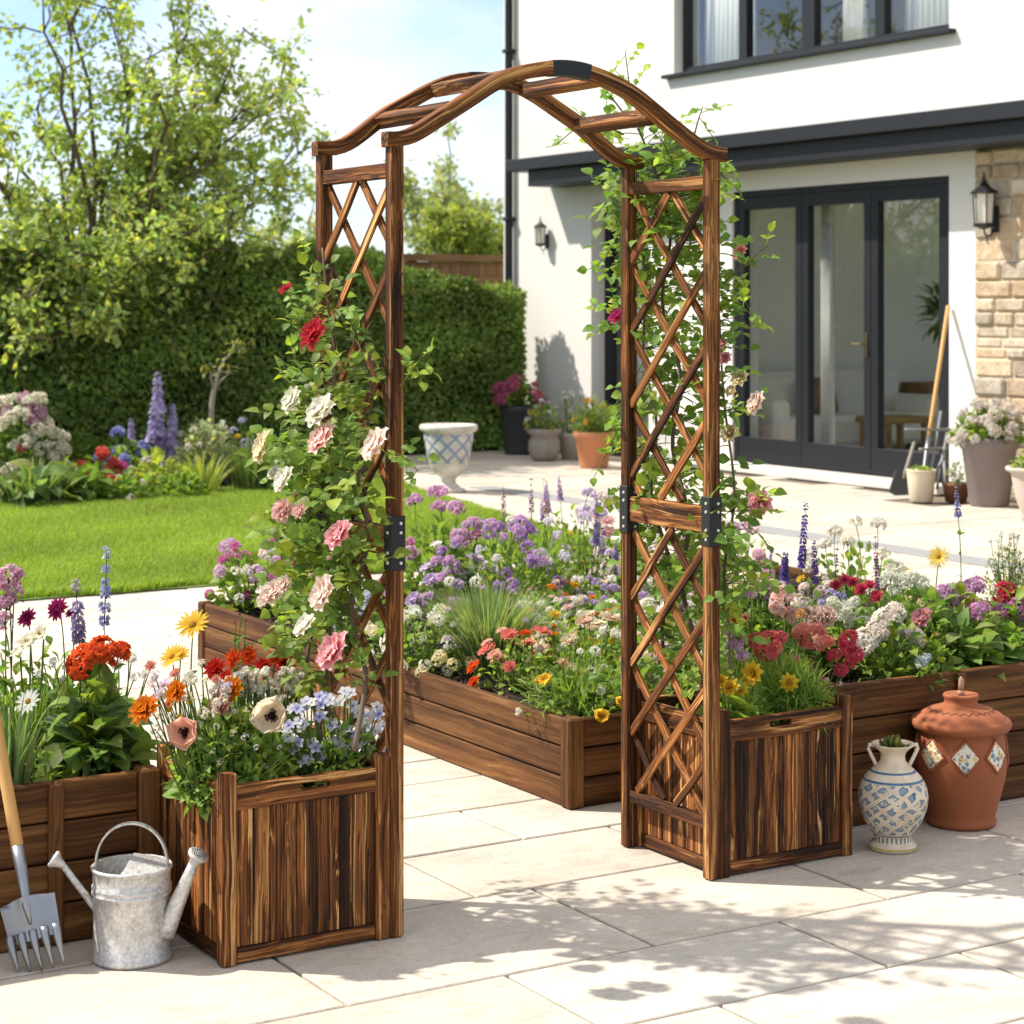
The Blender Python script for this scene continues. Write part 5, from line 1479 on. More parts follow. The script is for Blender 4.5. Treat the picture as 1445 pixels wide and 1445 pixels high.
P("foliage_plant", "lobed leaves spilling over the left rim of the left planter", SL, ('cluster', WHITE, PYEL, (('n', 9),)), 4.40, [(290, 1010, 7), (300, 1060, 5), (280, 1045, 5), (330, 1035, 6), (240, 1010, 6), (225, 1040, 5), (270, 990, 6), (305, 1025, 6), (262, 960, 6), (290, 960, 6), (350, 1000, 6)], 6, [(.085, .055, "broad", 44, .055, GR2, -.045, .03), (.12, .12, "bushy", 200, .03, GR2)], cat="plant", x=(1.93, 2.24))
pts2 = [(float(rng.uniform(212, 330)), float(rng.uniform(948, 1030))) for _ in range(34)]
KS = [('cluster', WHITE, CREAMC, (('n', 9), ('fr', .55), ('flat', .4))), ('double', YELLOW), ('cluster', BLUSH, WHITE, (('n', 9), ('fr', .55), ('flat', .4))), ('double', SALMON), ('cluster', LILAC, WHITE, (('n', 9), ('fr', .5), ('flat', .4)))]
P("mixed_annuals", "loose mound of tiny mixed pastel flowers at the left end of the left planter", SL, [KS[int(rng.choice(5, p=[.45, .15, .2, .1, .1]))] for _ in pts2], 4.48, pts2, 7, [(.12, .2, "bushy", 380, .026, GR2), (.12, .22, "feather", 300, .045, GR2)], x=(1.94, 2.04))
P("ferny_foliage", "ferny green growth under the tall yellow daisies in the left planter", SL, ('cluster', WHITE, PYEL, (('n', 8), ('fr', .5))), 4.52, [(222, 985), (250, 955), (285, 935), (302, 975), (268, 985), (322, 958), (240, 975), (340, 950), (372, 965), (225, 1010)], 5, [(.13, .22, "bushy", 420, .03, GR2, .02, 0), (.12, .27, "feather", 700, .05, GR2, .02, 0), (.10, .18, "bushy", 200, .03, GR2, .12, .03)], cat="plant", x=(1.93, 2.0))
P("grassy_foliage", "fine grassy foliage along the front rim of the left planter", SL, ('cluster', WHITE, LILAC, (('n', 9),)), 4.37, [(345, 1040, 6), (362, 1055, 5), (310, 1075, 5), (395, 1055, 5), (375, 1080, 4)], 5, [(.11, .15, "grass", 190, .004, GR2), (.12, .09, "bushy", 180, .03, GR)], cat="plant", x=XB)
P("red_leaved_sprig", "slim upright sprig with pale green leaves at the back of the left planter", SL, ('bud', (.45, .25, .40), None), 4.63, [(340, 868, 5), (346, 878, 5), (333, 880, 4)], 5, [(.03, .2, "bushy", 22, .035, GRY)], cat="plant", x=XB, sleaves=5)

# ------------------------------------------------------------------ left raised bed
SB = .345
XB2 = (1.2, 1.80)
P("geranium", "orange red geranium heads above broad green leaves in the left bed", SB, ('cluster', REDOR, (.72, .13, .03), (('n', 40), ('fr', .34), ('tm', None))), 4.86, [(118, 935, 26), (142, 918, 22), (167, 922, 19), (112, 950, 14)], 24, [(.10, .26, "broad", 110, .075, GR), (.12, .12, "broad", 60, .08, GR)], x=XB2, sleaves=4, leaf=.05)
P("broad_leaved_plant", "large smooth oval green leaves at the front of the left bed", SB, ('bud', (.3, .3, .1), None), 4.86, [(128, 955, 4)], 4, [(.13, .17, "broad", 70, .085, GRB), (.10, .08, "broad", 30, .09, GRB)], cat="plant", x=XB2)
P("salvia", "shorter pale violet salvia spike in the left bed", SB, ('spike', (.30, .25, .52), (.62, .52, .62), (('gap', .15),)), 5.02, [(112, 905, 17)], 15, [(.04, .14, "bushy", 30, .04, GR)], x=XB2, stem_r=.0016)
P("salvia", "tallest blue violet salvia spike in the left bed", SB, ('spike', (.30, .32, .62), (.58, .60, .78), (('h', 7.0), ('whorls', 18), ('gap', .15))), 4.98, [(147, 880, 15)], 13, [(.04, .14, "bushy", 30, .04, GR)], x=XB2, stem_r=.0016)
P("dahlia", "dark magenta double blooms on thin stems in the left bed", SB, ('double', (.36, .02, .12), MAG), 5.05, [(83, 860, 17), (40, 873, 15), (100, 866, 8)], 15, [(.07, .2, "bushy", 70, .045, GR)], x=XB2)
P("phlox", "pink and lilac phlox heads at the left edge of the left bed", SB, ('cluster', (.68, .33, .46), (.72, .55, .62)), 5.1, [(10, 818, 24), (20, 832, 14), (8, 852, 18), (4, 875, 15)], 18, [(.09, .3, "bushy", 110, .05, GR)], x=(1.0, 1.8))
P("lily", "white star shaped lilies on tall stems in the left bed", SB, ('flute', WHITE, (.74, .72, .45)), 4.95, [(42, 912, 26), (60, 900, 24), (28, 925, 18)], 24, [(.08, .24, "grass", 60, .008, GR)], x=XB2, stem_r=.003)
P("daisy", "white ragged daisy low among strap leaves in the left bed", SB, ('daisy', WHITE, WHITE, (("n", 14), ("w", .3))), 4.80, [(40, 990, 20)], 20, [(.07, .1, "bushy", 50, .03, GR)], x=XB2)
P("iris_leaves", "clump of upright strap leaves behind the fork handle in the left bed", SB, ('bud', WHITE, None), 4.76, [(18, 965, 5), (5, 985, 4)], 4, [(.09, .24, "grass", 70, .013, GRB)], cat="plant", x=(1.0, 1.8))
P("arabis", "small white flowered leafy clump in the middle of the left bed", SB, ('cluster', WHITE, WHITE, (('n', 9), ('fr', .5))), 5.0, [(75, 935, 7), (95, 940, 7), (55, 950, 6), (88, 958, 5), (185, 930, 9), (190, 955, 7)], 7, [(.14, .2, "round", 150, .04, GR), (.12, .12, "bushy", 80, .05, GRD)], x=XB2)
P("ranunculus", "small orange and white blooms at the right end of the left bed", SB, [('double', ORANGE), ('double', WHITE), ('double', SALMON), ('double', ORANGE), ('double', WHITE)], 4.95, [(181, 925, 8), (167, 940, 9), (213, 940, 9), (150, 968, 7), (205, 952, 8)], 9, [(.09, .16, "bushy", 90, .05, GR)], x=XB2)
P("leafy_clump", "low dark leafy clump at the back of the left bed", SB, ('bud', WHITE, None), 5.2, [(150, 940, 4), (60, 930, 4)], 4, [(.16, .17, "bushy", 160, .06, GRD)], cat="plant", x=XB2)

# ------------------------------------------------------------------ right planter box
XR_ = (3.30, 3.65); SR = .335
P("coreopsis", "bright yellow blooms over broad leaves at the front of the right planter", SR, ('double', YELLOW, (.82, .50, .02), (('rings', ((9, 1.0, .12, .42), (8, .78, .5, .40), (5, .45, 1.0, .3))),)), 4.38, [(1064, 952, 20), (1030, 972, 15), (1114, 964, 15), (1046, 972, 13), (1018, 962, 11)], 15, [(.09, .11, "round", 50, .065, GR2), (.10, .07, "broad", 30, .08, GR2)], x=XR_)
P("verbena", "deep coral verbena heads in the middle of the right planter", SR, ('cluster', (.82, .15, .20), CORAL, (('n', 30), ('fr', .34))), 4.50, [(1085, 912, 22), (1068, 905, 13), (1100, 900, 12)], 18, [(.09, .18, "feather", 420, .05, GR2)], x=XR_)
P("verbena", "salmon coral verbena heads right of the deep coral ones in the right planter", SR, ('cluster', CORAL, SALMON, (('n', 36), ('fr', .32))), 4.52, [(1146, 898, 21), (1163, 908, 15), (1130, 890, 13), (1142, 935, 6), (1122, 930, 6)], 16, [(.09, .2, "feather", 460, .05, GR2)], x=XR_)
P("stock", "crimson pink flower heads stacked at the right end of the right planter", SR, ('cluster', CRIM, (.72, .13, .16), (('n', 28), ('fr', .36))), 4.50, [(1197, 903, 15), (1205, 922, 14), (1178, 925, 11), (1187, 946, 11), (1200, 938, 10)], 12, [(.09, .16, "feather", 420, .05, GR2)], x=XR_)
P("stock", "pale salmon pink flower head behind the coral verbena in the right planter", SR, ('cluster', (.80, .42, .36), BLUSH, (('n', 40), ('fr', .30), ('flat', 1.1))), 4.66, [(1108, 850, 20), (1118, 868, 13), (1098, 858, 12)], 16, [(.07, .2, "bushy", 90, .04, GR2)], x=XR_)
P("rose", "blush white double blooms at the back of the right planter", SR, ('rose', (.84, .70, .60), (.74, .48, .36), E_), 4.66, [(1150, 872, 15), (1166, 872, 16), (1138, 866, 10)], 15, [(.08, .2, "bushy", 90, .04, GR2)], x=XR_, sleaves=3)
P("scabious", "lilac flower heads beside the arch post in the right planter", SR, ('cluster', LILAC, ORCHID, (('n', 22), ('fr', .36))), 4.45, [(1038, 908, 13), (1048, 925, 9), (1058, 838, 7), (1030, 890, 8)], 10, [(.06, .18, "feather", 220, .05, GR2)], x=XR_)
P("feathery_foliage", "fine feathery green foliage filling the right half of the right planter", SR, ('cluster', PALEP, CORAL, (('n', 8), ('fr', .5))), 4.46, [(1165, 960, 5), (1160, 970, 4), (1142, 945, 5), (1185, 965, 4), (1122, 955, 4)], 5, [(.13, .17, "feather", 1100, .06, GR2), (.1, .14, "grass", 90, .0035, GR2)], cat="plant", x=(3.5, 3.6))
P("ivy_trailer", "pointed leaves trailing over the front rim of the right planter", SR, ('bud', PYEL, None), 4.37, [(1120, 985, 3)], 3, [(.14, .07, "broad", 60, .055, GR2)], cat="plant", x=XR_)
P("orange_blooms", "small orange and apricot blooms on the left of the right planter", SR, [('double', ORANGE), ('double', SALMON), ('double', (.80, .5, .2)), ('double', ORANGE)], 4.6, [(1037, 875, 10), (1052, 872, 7), (1130, 866, 8), (1022, 858, 7)], 8, [(.06, .2, "bushy", 60, .035, GR2)], x=XR_)

# ------------------------------------------------------------------ right raised bed
SRB = .372
XRB = (3.80, 5.6)
P("stock", "large creamy white flower heads leaning over the front of the right bed", SRB, ('cluster', (.84, .73, .62), WHITE, (('n', 44), ('fr', .30))), 4.68, [(1250, 880, 25), (1220, 905, 22), (1285, 902, 20), (1262, 866, 18), (1238, 890, 18), (1268, 895, 18)], 18, [(.12, .2, "bushy", 200, .04, GR), (.1, .1, "feather", 160, .06, GR2)], x=XRB)
P("stock", "greenish white flower heads beside the blush roses in the right bed", SRB, ('cluster', (.80, .80, .55), WHITE, (('n', 34), ('fr', .34))), 4.82, [(1186, 862, 17), (1200, 875, 13), (1218, 880, 12), (1205, 850, 10), (1175, 850, 9)], 14, [(.1, .2, "bushy", 140, .04, GR)], x=XRB)
P("rose", "single mauve pink rose on a straight stem in the right bed", SRB, ('rose', (.66, .30, .38), (.72, .50, .30), E_), 4.70, [(1302, 873, 15)], 14, [(.06, .14, "bushy", 60, .05, GR)], x=XRB, sleaves=5, leaf=.04)
P("phlox", "large mauve and lilac phlox heads at the back right of the right bed", SRB, ('cluster', ORCHID, (.70, .46, .62), (('n', 44), ('fr', .27))), 4.88, [(1352, 838, 22), (1374, 828, 17), (1340, 850, 15), (1330, 835, 13)], 18, [(.11, .26, "bushy", 160, .05, GR)], x=XRB)
P("phlox", "single rosy lilac phlox head in front of the mauve phlox in the right bed", SRB, ('cluster', (.64, .30, .52), ORCHID, (('n', 30), ('fr', .3))), 4.76, [(1381, 862, 15), (1390, 880, 6)], 14, [(.05, .2, "bushy", 50, .05, GR)], x=XRB)
P("sweet_william", "dark red flower head near the right edge of the photo in the right bed", SRB, ('cluster', DRED, CRIM, (('n', 36), ('fr', .3))), 4.88, [(1418, 838, 19), (1432, 845, 13)], 17, [(.07, .24, "bushy", 80, .05, GR)], x=XRB)
P("phlox", "orchid pink phlox heads at the right edge of the photo in the right bed", SRB, ('cluster', (.68, .24, .50), ORCHID, (('n', 40), ('fr', .27))), 4.80, [(1438, 858, 20), (1412, 863, 15), (1440, 893, 15), (1448, 840, 12)], 17, [(.1, .22, "bushy", 120, .05, GR)], x=XRB)
P("broad_leaved_plant", "large pointed green leaves along the front rim of the right bed", SRB, ('bud', (.5, .3, .1), None), 4.73, [(1365, 905, 4), (1345, 925, 4)], 4, [(.15, .16, "broad", 80, .10, GRB), (.16, .08, "broad", 40, .09, GR)], cat="plant", x=XRB)
P("broad_leaved_plant", "leafy green clump at the right edge of the photo in the right bed", SRB, ('cluster', YELLOW, PYEL, (('n', 8),)), 4.73, [(1415, 915, 5), (1425, 930, 4), (1405, 925, 4)], 4, [(.14, .13, "broad", 90, .07, GR)], cat="plant", x=XRB)
P("candytuft", "white flower cushion along the back of the right bed", SRB, ('cluster', WHITE, (.78, .80, .62), (('n', 24), ('fr', .34))), 5.02, [(1240, 822, 11), (1255, 815, 12), (1270, 818, 12), (1285, 815, 12), (1300, 822, 12), (1310, 832, 9), (1230, 832, 9), (1262, 832, 10), (1290, 835, 9)], 11, [(.14, .26, "bushy", 180, .04, GR)], x=XRB)
P("carnation", "crimson carnations behind the white stocks in the right bed", SRB, ('double', CRIM, (.50, .02, .08)), 4.95, [(1216, 832, 11), (1238, 842, 11), (1204, 822, 9), (1228, 826, 9), (1180, 826, 9), (1192, 818, 8)], 10, [(.1, .22, "bushy", 120, .04, GR)], x=XRB)
for lab, pts_ in (("tallest dark violet salvia spike, leftmost of the right bed", [(1131, 800, 10)]), ):
    P("salvia", "tallest dark violet salvia spike above the salmon flower head", SRB, ('spike', VIOLET, (.22, .14, .48), (('h', 9.0), ('whorls', 20), ('gap', .1))), 5.02, pts_, 10, [(.04, .14, "bushy", 40, .04, GR)], x=XRB, stem_r=.0016)
P("salvia", "short stout violet salvia spike left of the tallest one", SRB, ('spike', VIOLET, (.16, .10, .40), (('h', 4.2), ('whorls', 14), ('fr', .55))), 5.03, [(1107, 818, 9)], 9, [(.04, .14, "bushy", 40, .04, GR)], x=XRB, stem_r=.0016)
P("salvia", "medium violet salvia spike right of the tallest one", SRB, ('spike', VIOLET, (.28, .10, .36), (('h', 6.5), ('whorls', 16), ('fr', .42))), 5.0, [(1151, 822, 9)], 9, [(.04, .14, "bushy", 40, .04, GR)], x=XRB, stem_r=.0016)
P("salvia", "thin fading salvia spike with grey green seed whorls", SRB, ('spike', (.20, .20, .30), (.24, .26, .16), (('h', 8.0), ('whorls', 15), ('gap', .25), ('fr', .36))), 5.02, [(1178, 825, 8)], 8, [(.04, .12, "bushy", 30, .04, GR)], x=XRB, stem_r=.0014)
P("salvia", "rightmost salvia spike with red and blue mottled florets", SRB, ('spike', (.20, .18, .42), (.48, .12, .16), (('h', 8.0), ('whorls', 17), ('gap', .2), ('fr', .36))), 4.98, [(1238, 830, 9)], 9, [(.04, .14, "bushy", 40, .04, GR)], x=XRB, stem_r=.0016)
P("salvia", "tall lone spike with blue tip and sparse seed pods on the right", SRB, ('spike', (.28, .28, .55), (.45, .42, .62), (('h', 5.0), ('whorls', 10), ('fr', .42))), 5.03, [(1352, 728, 8)], 8, [(.04, .1, "bushy", 20, .04, GR)], x=XRB, stem_r=.0018, sleaves=9, leaf=.028)
P("dandelion", "single yellow rayed bloom on a bare stem in the right bed", SRB, ('daisy', PYEL, YELLOW, (('n', 26), ('w', .13), ('layers', 2))), 4.96, [(1325, 786, 17)], 16, [(.04, .1, "bushy", 24, .05, GR)], x=XRB)
P("gypsophila", "airy grey green sprays at the right edge behind the phlox", SRB, ('cluster', (.62, .60, .42), WHITE, (('n', 8), ('fr', .4))), 5.04, [(float(rng.uniform(1395, 1450)), float(rng.uniform(752, 812)), 4) for _ in range(34)], 4, [(.12, .36, "bushy", 1300, .014, (.26, .29, .18))], x=XRB, sleaves=9, leaf=.014, stem_r=.001)
P("forget_me_not", "pale blue white cluster hanging over the front rim of the right bed", SRB, ('cluster', (.66, .74, .84), WHITE, (('n', 12), ('fr', .5))), 4.58, [(1300, 935, 10), (1306, 928, 7)], 9, [(.06, .07, "bushy", 60, .035, GR)], x=XRB)
P("lady_mantle", "yellow green flowered clump behind the front rim of the right bed", SRB, ('cluster', (.62, .58, .14), GRY, (('n', 12), ('fr', .4))), 4.62, [(1325, 918, 9), (1335, 928, 8), (1318, 925, 7)], 8, [(.09, .09, "round", 60, .045, GR)], x=XRB)
P("rose_bud", "single coral bud on the front slope of the right bed", SRB, ('bud', SALMON, SALMON), 4.66, [(1322, 899, 6)], 6, [(.05, .1, "bushy", 30, .045, GR)], x=XRB)
P("leafy_clump", "dark leafy growth between white stocks and mauve rose in the right bed", SRB, ('cluster', PYEL, ORANGE, (('n', 8),)), 4.82, [(1300, 850, 6), (1312, 860, 5), (1285, 845, 5), (1330, 870, 5)], 5, [(.17, .24, "bushy", 260, .05, GRD)], cat="plant", x=XRB)
P("lavender_blue_tuft", "blue grey flower tuft among crimson carnations in the right bed", SRB, ('cluster', (.30, .30, .55), LILAC, (('n', 14), ('fr', .4))), 4.9, [(1183, 842, 10), (1172, 838, 8), (1160, 850, 7)], 8, [(.08, .2, "bushy", 110, .04, GR)], x=XRB)
for i, (a, b, cc, lab) in enumerate(((1080, 828, (BLUSH, PALEP), "pale pink blossom clump behind the salmon flower head"), (1050, 825, (WHITE, PYEL), "cream blossom clump beside the right arch post"), (1150, 838, (WHITE, BLUSH), "white and blush blossom clump behind the blush roses"), (1095, 835, (ORCHID, WHITE), "small orchid pink clump left of the salmon flower head"))):
    P("blossom_clump", lab, SRB, ('cluster', cc[0], cc[1], (('n', 18), ('fr', .36))), 4.97, [(a + float(rng.uniform(-22, 22)), b + float(rng.uniform(-12, 14)), float(rng.uniform(6, 10))) for _ in range(9)], 8, [(.13, .25, "bushy", 200, .04, GR)], x=XRB)

# ------------------------------------------------------------------ long middle bed
SM = .225
def midp(px, py): p = on_z(px, py, SM); return p
def clump(name, label, px, py, r, h, fol, blooms, group=None, cat="flower", **k):
    """plant rooted at a photo point on the bed soil; blooms spread on its dome: list of (kind, n, size)"""
    b = midp(px, py); bl = []
    for kind, n, size in blooms:
        for _ in range(n):
            v = rand_dirs(1)[0]; v[2] = abs(v[2]) * .9 + .12; v /= np.linalg.norm(v); q = rng.uniform(.9, 1.08)
            bl.append((kind, b + v * np.array((r, r, h)) * q, size * float(rng.uniform(.75, 1.2)), nrm(v + np.array((0, 0, .6)) + TOCAM * .3)))
    return plant(name, label, b, [(r * f[0], h * f[1], *f[2:]) for f in fol], bl, cat, group, **k)
TINYW = ('cluster', WHITE, CREAMC, (('n', 10), ('fr', .5), ('flat', .5)))
clump("lavender_grass", "upright tuft of grey green grassy stems in the middle of the long bed", 690, 948, .21, .32, [(1, 1.0, "grass", 950, .0062, (.22, .29, .13)), (.8, .85, "grass", 350, .006, (.32, .36, .21))], [(('cluster', LILAC, ORCHID, (('n', 10), ('fr', .5))), 10, .011), (TINYW, 8, .009)])
clump("alyssum", "low cream and pale yellow flowered cushion left of the grassy tuft", 592, 945, .26, .21, [(1, 1, "bushy", 420, .032, GR)], [(TINYW, 40, .022), (('cluster', PYEL, CREAMC, (('n', 10), ('fr', .5))), 14, .02)])
clump("salvia_clump", "mass of purple flowers behind the grassy tuft in the long bed", 705, 888, .30, .42, [(.95, .9, "bushy", 360, .04, GR)], [(('cluster', PURPLE, (.66, .42, .70), (('n', 22), ('fr', .36), ('flat', 1.2))), 20, .026), (('cluster', LILAC, ORCHID, (('n', 18), ('fr', .38))), 18, .026), (TINYW, 14, .02)])
clump("sweet_pea", "pale lilac and white blooms left of the purple mass in the long bed", 640, 885, .20, .33, [(1, .9, "round", 170, .055, (.13, .17, .09))], [(('rose', (.74, .60, .78), LILAC, E_), 9, .030), (('rose', WHITE, (.78, .7, .75), E_), 6, .028)])
clump("phlox", "tall pink phlox at the far end of the long bed beside the lawn", 622, 852, .25, .46, [(1, .82, "bushy", 420, .05, GR)], [(('cluster', (.70, .36, .56), (.74, .55, .68), (('n', 26), ('fr', .34))), 12, .040), (('cluster', MAG, ORCHID, (('n', 20), ('fr', .36))), 5, .026)])
P("rose", "single rose red bloom among the pink phlox at the far end of the long bed", SM, ('rose', (.66, .09, .13), CRIM, E_), 7.55, [(655, 756, 11)], 10, [(.1, .3, "bushy", 90, .05, GR)], x=(3.6, 4.5))
for i, (lab, pts_, c1, c2) in enumerate((("slender snapdragon stem with pink tip, left of three in the long bed", [(711, 728, 6)], ORCHID, (.30, .30, .2)), ("slender snapdragon stem with dark violet tip, middle of three in the long bed", [(750, 722, 6)], VIOLET, (.30, .32, .2)), ("slender snapdragon stem with apricot florets, right of three in the long bed", [(771, 722, 6)], SALMON, (.5, .35, .3)))):
    P("snapdragon", lab, SM, ('spike', c1, c2, (('h', 7.5), ('whorls', 13), ('per', 4), ('gap', .2), ('fr', .5))), 7.5, pts_, 6, [(.1, .4, "bushy", 60, .045, GR)], x=(3.6, 4.62), stem_r=.003, sleaves=14, leaf=.045)
clump("loose_perennials", "loose yellow dotted green growth below the snapdragons in the long bed", 748, 862, .28, .40, [(1, 1, "feather", 420, .07, GR), (.9, .8, "bushy", 160, .045, GR)], [(('double', YELLOW), 8, .014), (('cluster', LILAC, WHITE, (('n', 12), ('fr', .45))), 8, .022)])
clump("salvia_clump", "purple salvia clump near the right arch post at the far end of the long bed", 822, 858, .16, .50, [(1, .75, "bushy", 160, .04, GR)], [(('spike', PURPLE, VIOLET, (('h', 4.0), ('whorls', 10))), 7, .022), (('cluster', LILAC, WHITE, (('n', 16), ('fr', .4))), 7, .030)])
GRP = "mixed pansy cushions in the long bed"
mixk = [TINYW, TINYW, ('double', YELLOW, (.8, .4, .03)), ('double', ORANGE), ('cluster', LILAC, PURPLE, (('n', 10), ('fr', .5))), ('double', CREAMC, PEACH), ('double', PALEP)]
for (px, py) in ((765, 905), (805, 905), (845, 905), (885, 900), (930, 905), (790, 880), (835, 878), (880, 872), (925, 875), (970, 900)):
    ks = [mixk[int(rng.integers(0, len(mixk)))] for _ in range(4)] + [TINYW]
    clump("pansy_cushion", "low cushion of mixed white, yellow, orange and lilac small flowers in the long bed", px, py, .17, .17, [(1, 1, "bushy", 230, .03, GR)], [(k_, 6, float(rng.uniform(.015, .022))) for k_ in ks], GRP)
for (px, py) in ((800, 945), (855, 945), (770, 930)):
    clump("pansy_cushion", "bright yellow, orange and cream pansies in front of the white carpet in the long bed", px, py, .14, .17, [(1, 1, "bushy", 200, .03, GR2)], [(('double', YELLOW, (.85, .5, .04)), 7, .021), (('double', ORANGE), 4, .020), (('double', CREAMC, PEACH), 6, .022), (TINYW, 6, .016)], "yellow pansies in the long bed")
clump("nemesia", "red and coral flower heads at the front left corner of the pansy carpet", 738, 975, .17, .20, [(1, .95, "bushy", 200, .032, GR2)], [(('double', CORAL, SALMON), 9, .030), (('double', REDOR), 5, .026), (('double', PEACH, SALMON), 4, .026)])
clump("pansy", "cream and peach pansies at the front of the long bed", 835, 968, .24, .23, [(1, .95, "bushy", 330, .032, GR), (.9, .8, "feather", 200, .05, GR2)], [(('rose', CREAMC, (.80, .55, .28), E_), 16, .028), (('rose', (.84, .66, .48), PEACH, E_), 8, .026), (TINYW, 10, .018)])
clump("marigold", "orange red marigolds beside the right arch post in the long bed", 862, 925, .12, .24, [(1, .9, "bushy", 110, .035, GR)], [(('double', REDOR, ORANGE), 6, .034)])
clump("eschscholzia", "yellow poppies over ferny green leaves at the front corner of the long bed", 822, 1010, .22, .19, [(1.05, .95, "feather", 620, .055, GR), (1, .7, "bushy", 260, .035, GRD)], [(('poppy', YELLOW, (.80, .45, .03), (('eye', (.6, .35, .02)),)), 5, .022), (TINYW, 6, .010)])
clump("leafy_clump", "dark green leafy edge along the front end of the long bed", 905, 1005, .22, .16, [(1, 1, "bushy", 380, .04, GRD)], [(TINYW, 12, .014)], None, "plant")
clump("candytuft", "white and cream blossoms seen through the lattice at the front of the long bed", 920, 950, .22, .24, [(1, 1, "bushy", 300, .035, GR)], [(('cluster', CREAMC, WHITE, (('n', 18), ('fr', .4))), 24, .030), (('double', PALEP), 6, .024)])
clump("candytuft", "pink and white blossoms by the right planter at the front of the long bed", 985, 965, .22, .25, [(1, 1, "bushy", 300, .035, GR)], [(('cluster', PALEP, WHITE, (('n', 18), ('fr', .4))), 20, .030), (('double', CRIM), 5, .022)])
clump("phlox", "pink and lilac phlox in the far left corner of the long bed", 350, 862, .17, .30, [(1, .85, "round", 130, .06, GR)], [(('cluster', (.72, .45, .66), (.80, .66, .74), (('n', 22), ('fr', .36))), 8, .036), (('cluster', MAG, ORCHID, (('n', 18), ('fr', .38))), 5, .028), (TINYW, 6, .018)])
clump("phlox", "magenta pink phlox partly behind the left climbing rose in the long bed", 398, 868, .15, .32, [(1, .85, "bushy", 120, .05, GR)], [(('cluster', MAG, (.68, .28, .50), (('n', 20), ('fr', .38))), 8, .030), (('cluster', PALEP, WHITE, (('n', 18), ('fr', .38))), 5, .028)])
clump("campanula", "pale blue bellflowers seen through the left lattice in the long bed", 520, 905, .16, .26, [(1, .9, "bushy", 150, .04, GR)], [(('cluster', PBLUE, WHITE, (('n', 16), ('fr', .4))), 12, .028)])
clump("leafy_clump", "mid green leafy growth behind the left climbing rose in the long bed", 460, 900, .2, .28, [(1, 1, "bushy", 220, .05, GR)], [(TINYW, 8, .016)], None, "plant")

# ------------------------------------------------------------------ far right bed (beyond the long bed)
SF = .21
def fclump(name, label, x, y, r, h, fol, blooms, **k):
    b = np.array((x, y, SF)); bl = []
    for kind, n, size in blooms:
        for _ in range(n):
            v = rand_dirs(1)[0]; v[2] = abs(v[2]) * .9 + .12; v /= np.linalg.norm(v)
            bl.append((kind, b + v * np.array((r, r, h)) * rng.uniform(.9, 1.08), size * float(rng.uniform(.75, 1.2)), nrm(v + np.array((0, 0, .6)) + TOCAM * .3)))
    return plant(name, label, b, [(r * f[0], h * f[1], *f[2:]) for f in fol], bl, "flower", **k)
fclump("cosmos", "white and pale pink blossoms by the right arch post in the far right bed", 5.12, 7.6, .26, .42, [(1, .85, "bushy", 260, .045, GR)], [(('cluster', WHITE, BLUSH, (('n', 18), ('fr', .4))), 18, .040), (('double', PALEP, PINK), 6, .034)])
fclump("cosmos", "pink and lilac blossoms behind the right lattice in the far right bed", 5.3, 6.95, .27, .42, [(1, .85, "bushy", 260, .045, GR)], [(('cluster', ORCHID, PALEP, (('n', 18), ('fr', .4))), 14, .036), (('spike', VIOLET, PURPLE, (('h', 4.5), ('whorls', 10))), 5, .020)])
fclump("cosmos", "cream and yellow blossoms right of the right lattice in the far right bed", 5.5, 6.4, .27, .40, [(1, .85, "bushy", 260, .045, GR)], [(('cluster', CREAMC, WHITE, (('n', 18), ('fr', .4))), 16, .034), (('double', YELLOW), 5, .022)])
fclump("catmint", "soft violet catmint at the far end of the far right bed", 5.25, 8.15, .24, .42, [(1, .85, "bushy", 240, .04, GR)], [(('spike', PURPLE, LILAC, (('h', 4.5), ('whorls', 11))), 10, .022)])
# ------------------------------------------------------------------ climbing roses
def in_poly(poly, n, seed):
    r_ = np.random.default_rng(seed); P_ = np.array(poly); lo, hi = P_.min(0), P_.max(0); out = []
    while len(out) < n:
        q = r_.uniform(lo, hi, (n, 2)); k = inside(poly, q[:, 0], q[:, 1]); out += list(q[k])
    return np.array(out[:n])
def compound(g, root, d, n_pair, size, col, up):
    """rose leaf: rachis with paired leaflets and a terminal one"""
    d = nrm(d); L = size * (1.1 + .75 * n_pair); sd = nrm(np.cross(d, up))
    nodes = [root + d * L * (k + 1) / (n_pair + 1) + np.array((0, 0, -.05 * L * (k / n_pair) ** 2)) for k in range(n_pair + 1)]
    g.tube([root] + nodes, .0011, 4, np.array(col) * 1.2, 0, False)
    R, T, S = [], [], []
    for k in range(n_pair):
        for s in (-1, 1):
            R.append(basis(nrm(d * .55 + sd * s + rng.normal(size=3) * .18), nrm(up + rng.normal(size=3) * .3))); T.append(nodes[k]); S.append(size * rng.uniform(.75, 1.0))
    R.append(basis(nrm(d + rng.normal(size=3) * .2), nrm(up + rng.normal(size=3) * .3))); T.append(nodes[-1]); S.append(size * rng.uniform(1.0, 1.25))
    n = len(S); c = np.clip(np.array(col) * rng.uniform(.9, 1.12, (n, 1)), 0, 1)
    g.scatter(LEAF_RD, np.array(R), np.array(T), np.array(S), c)
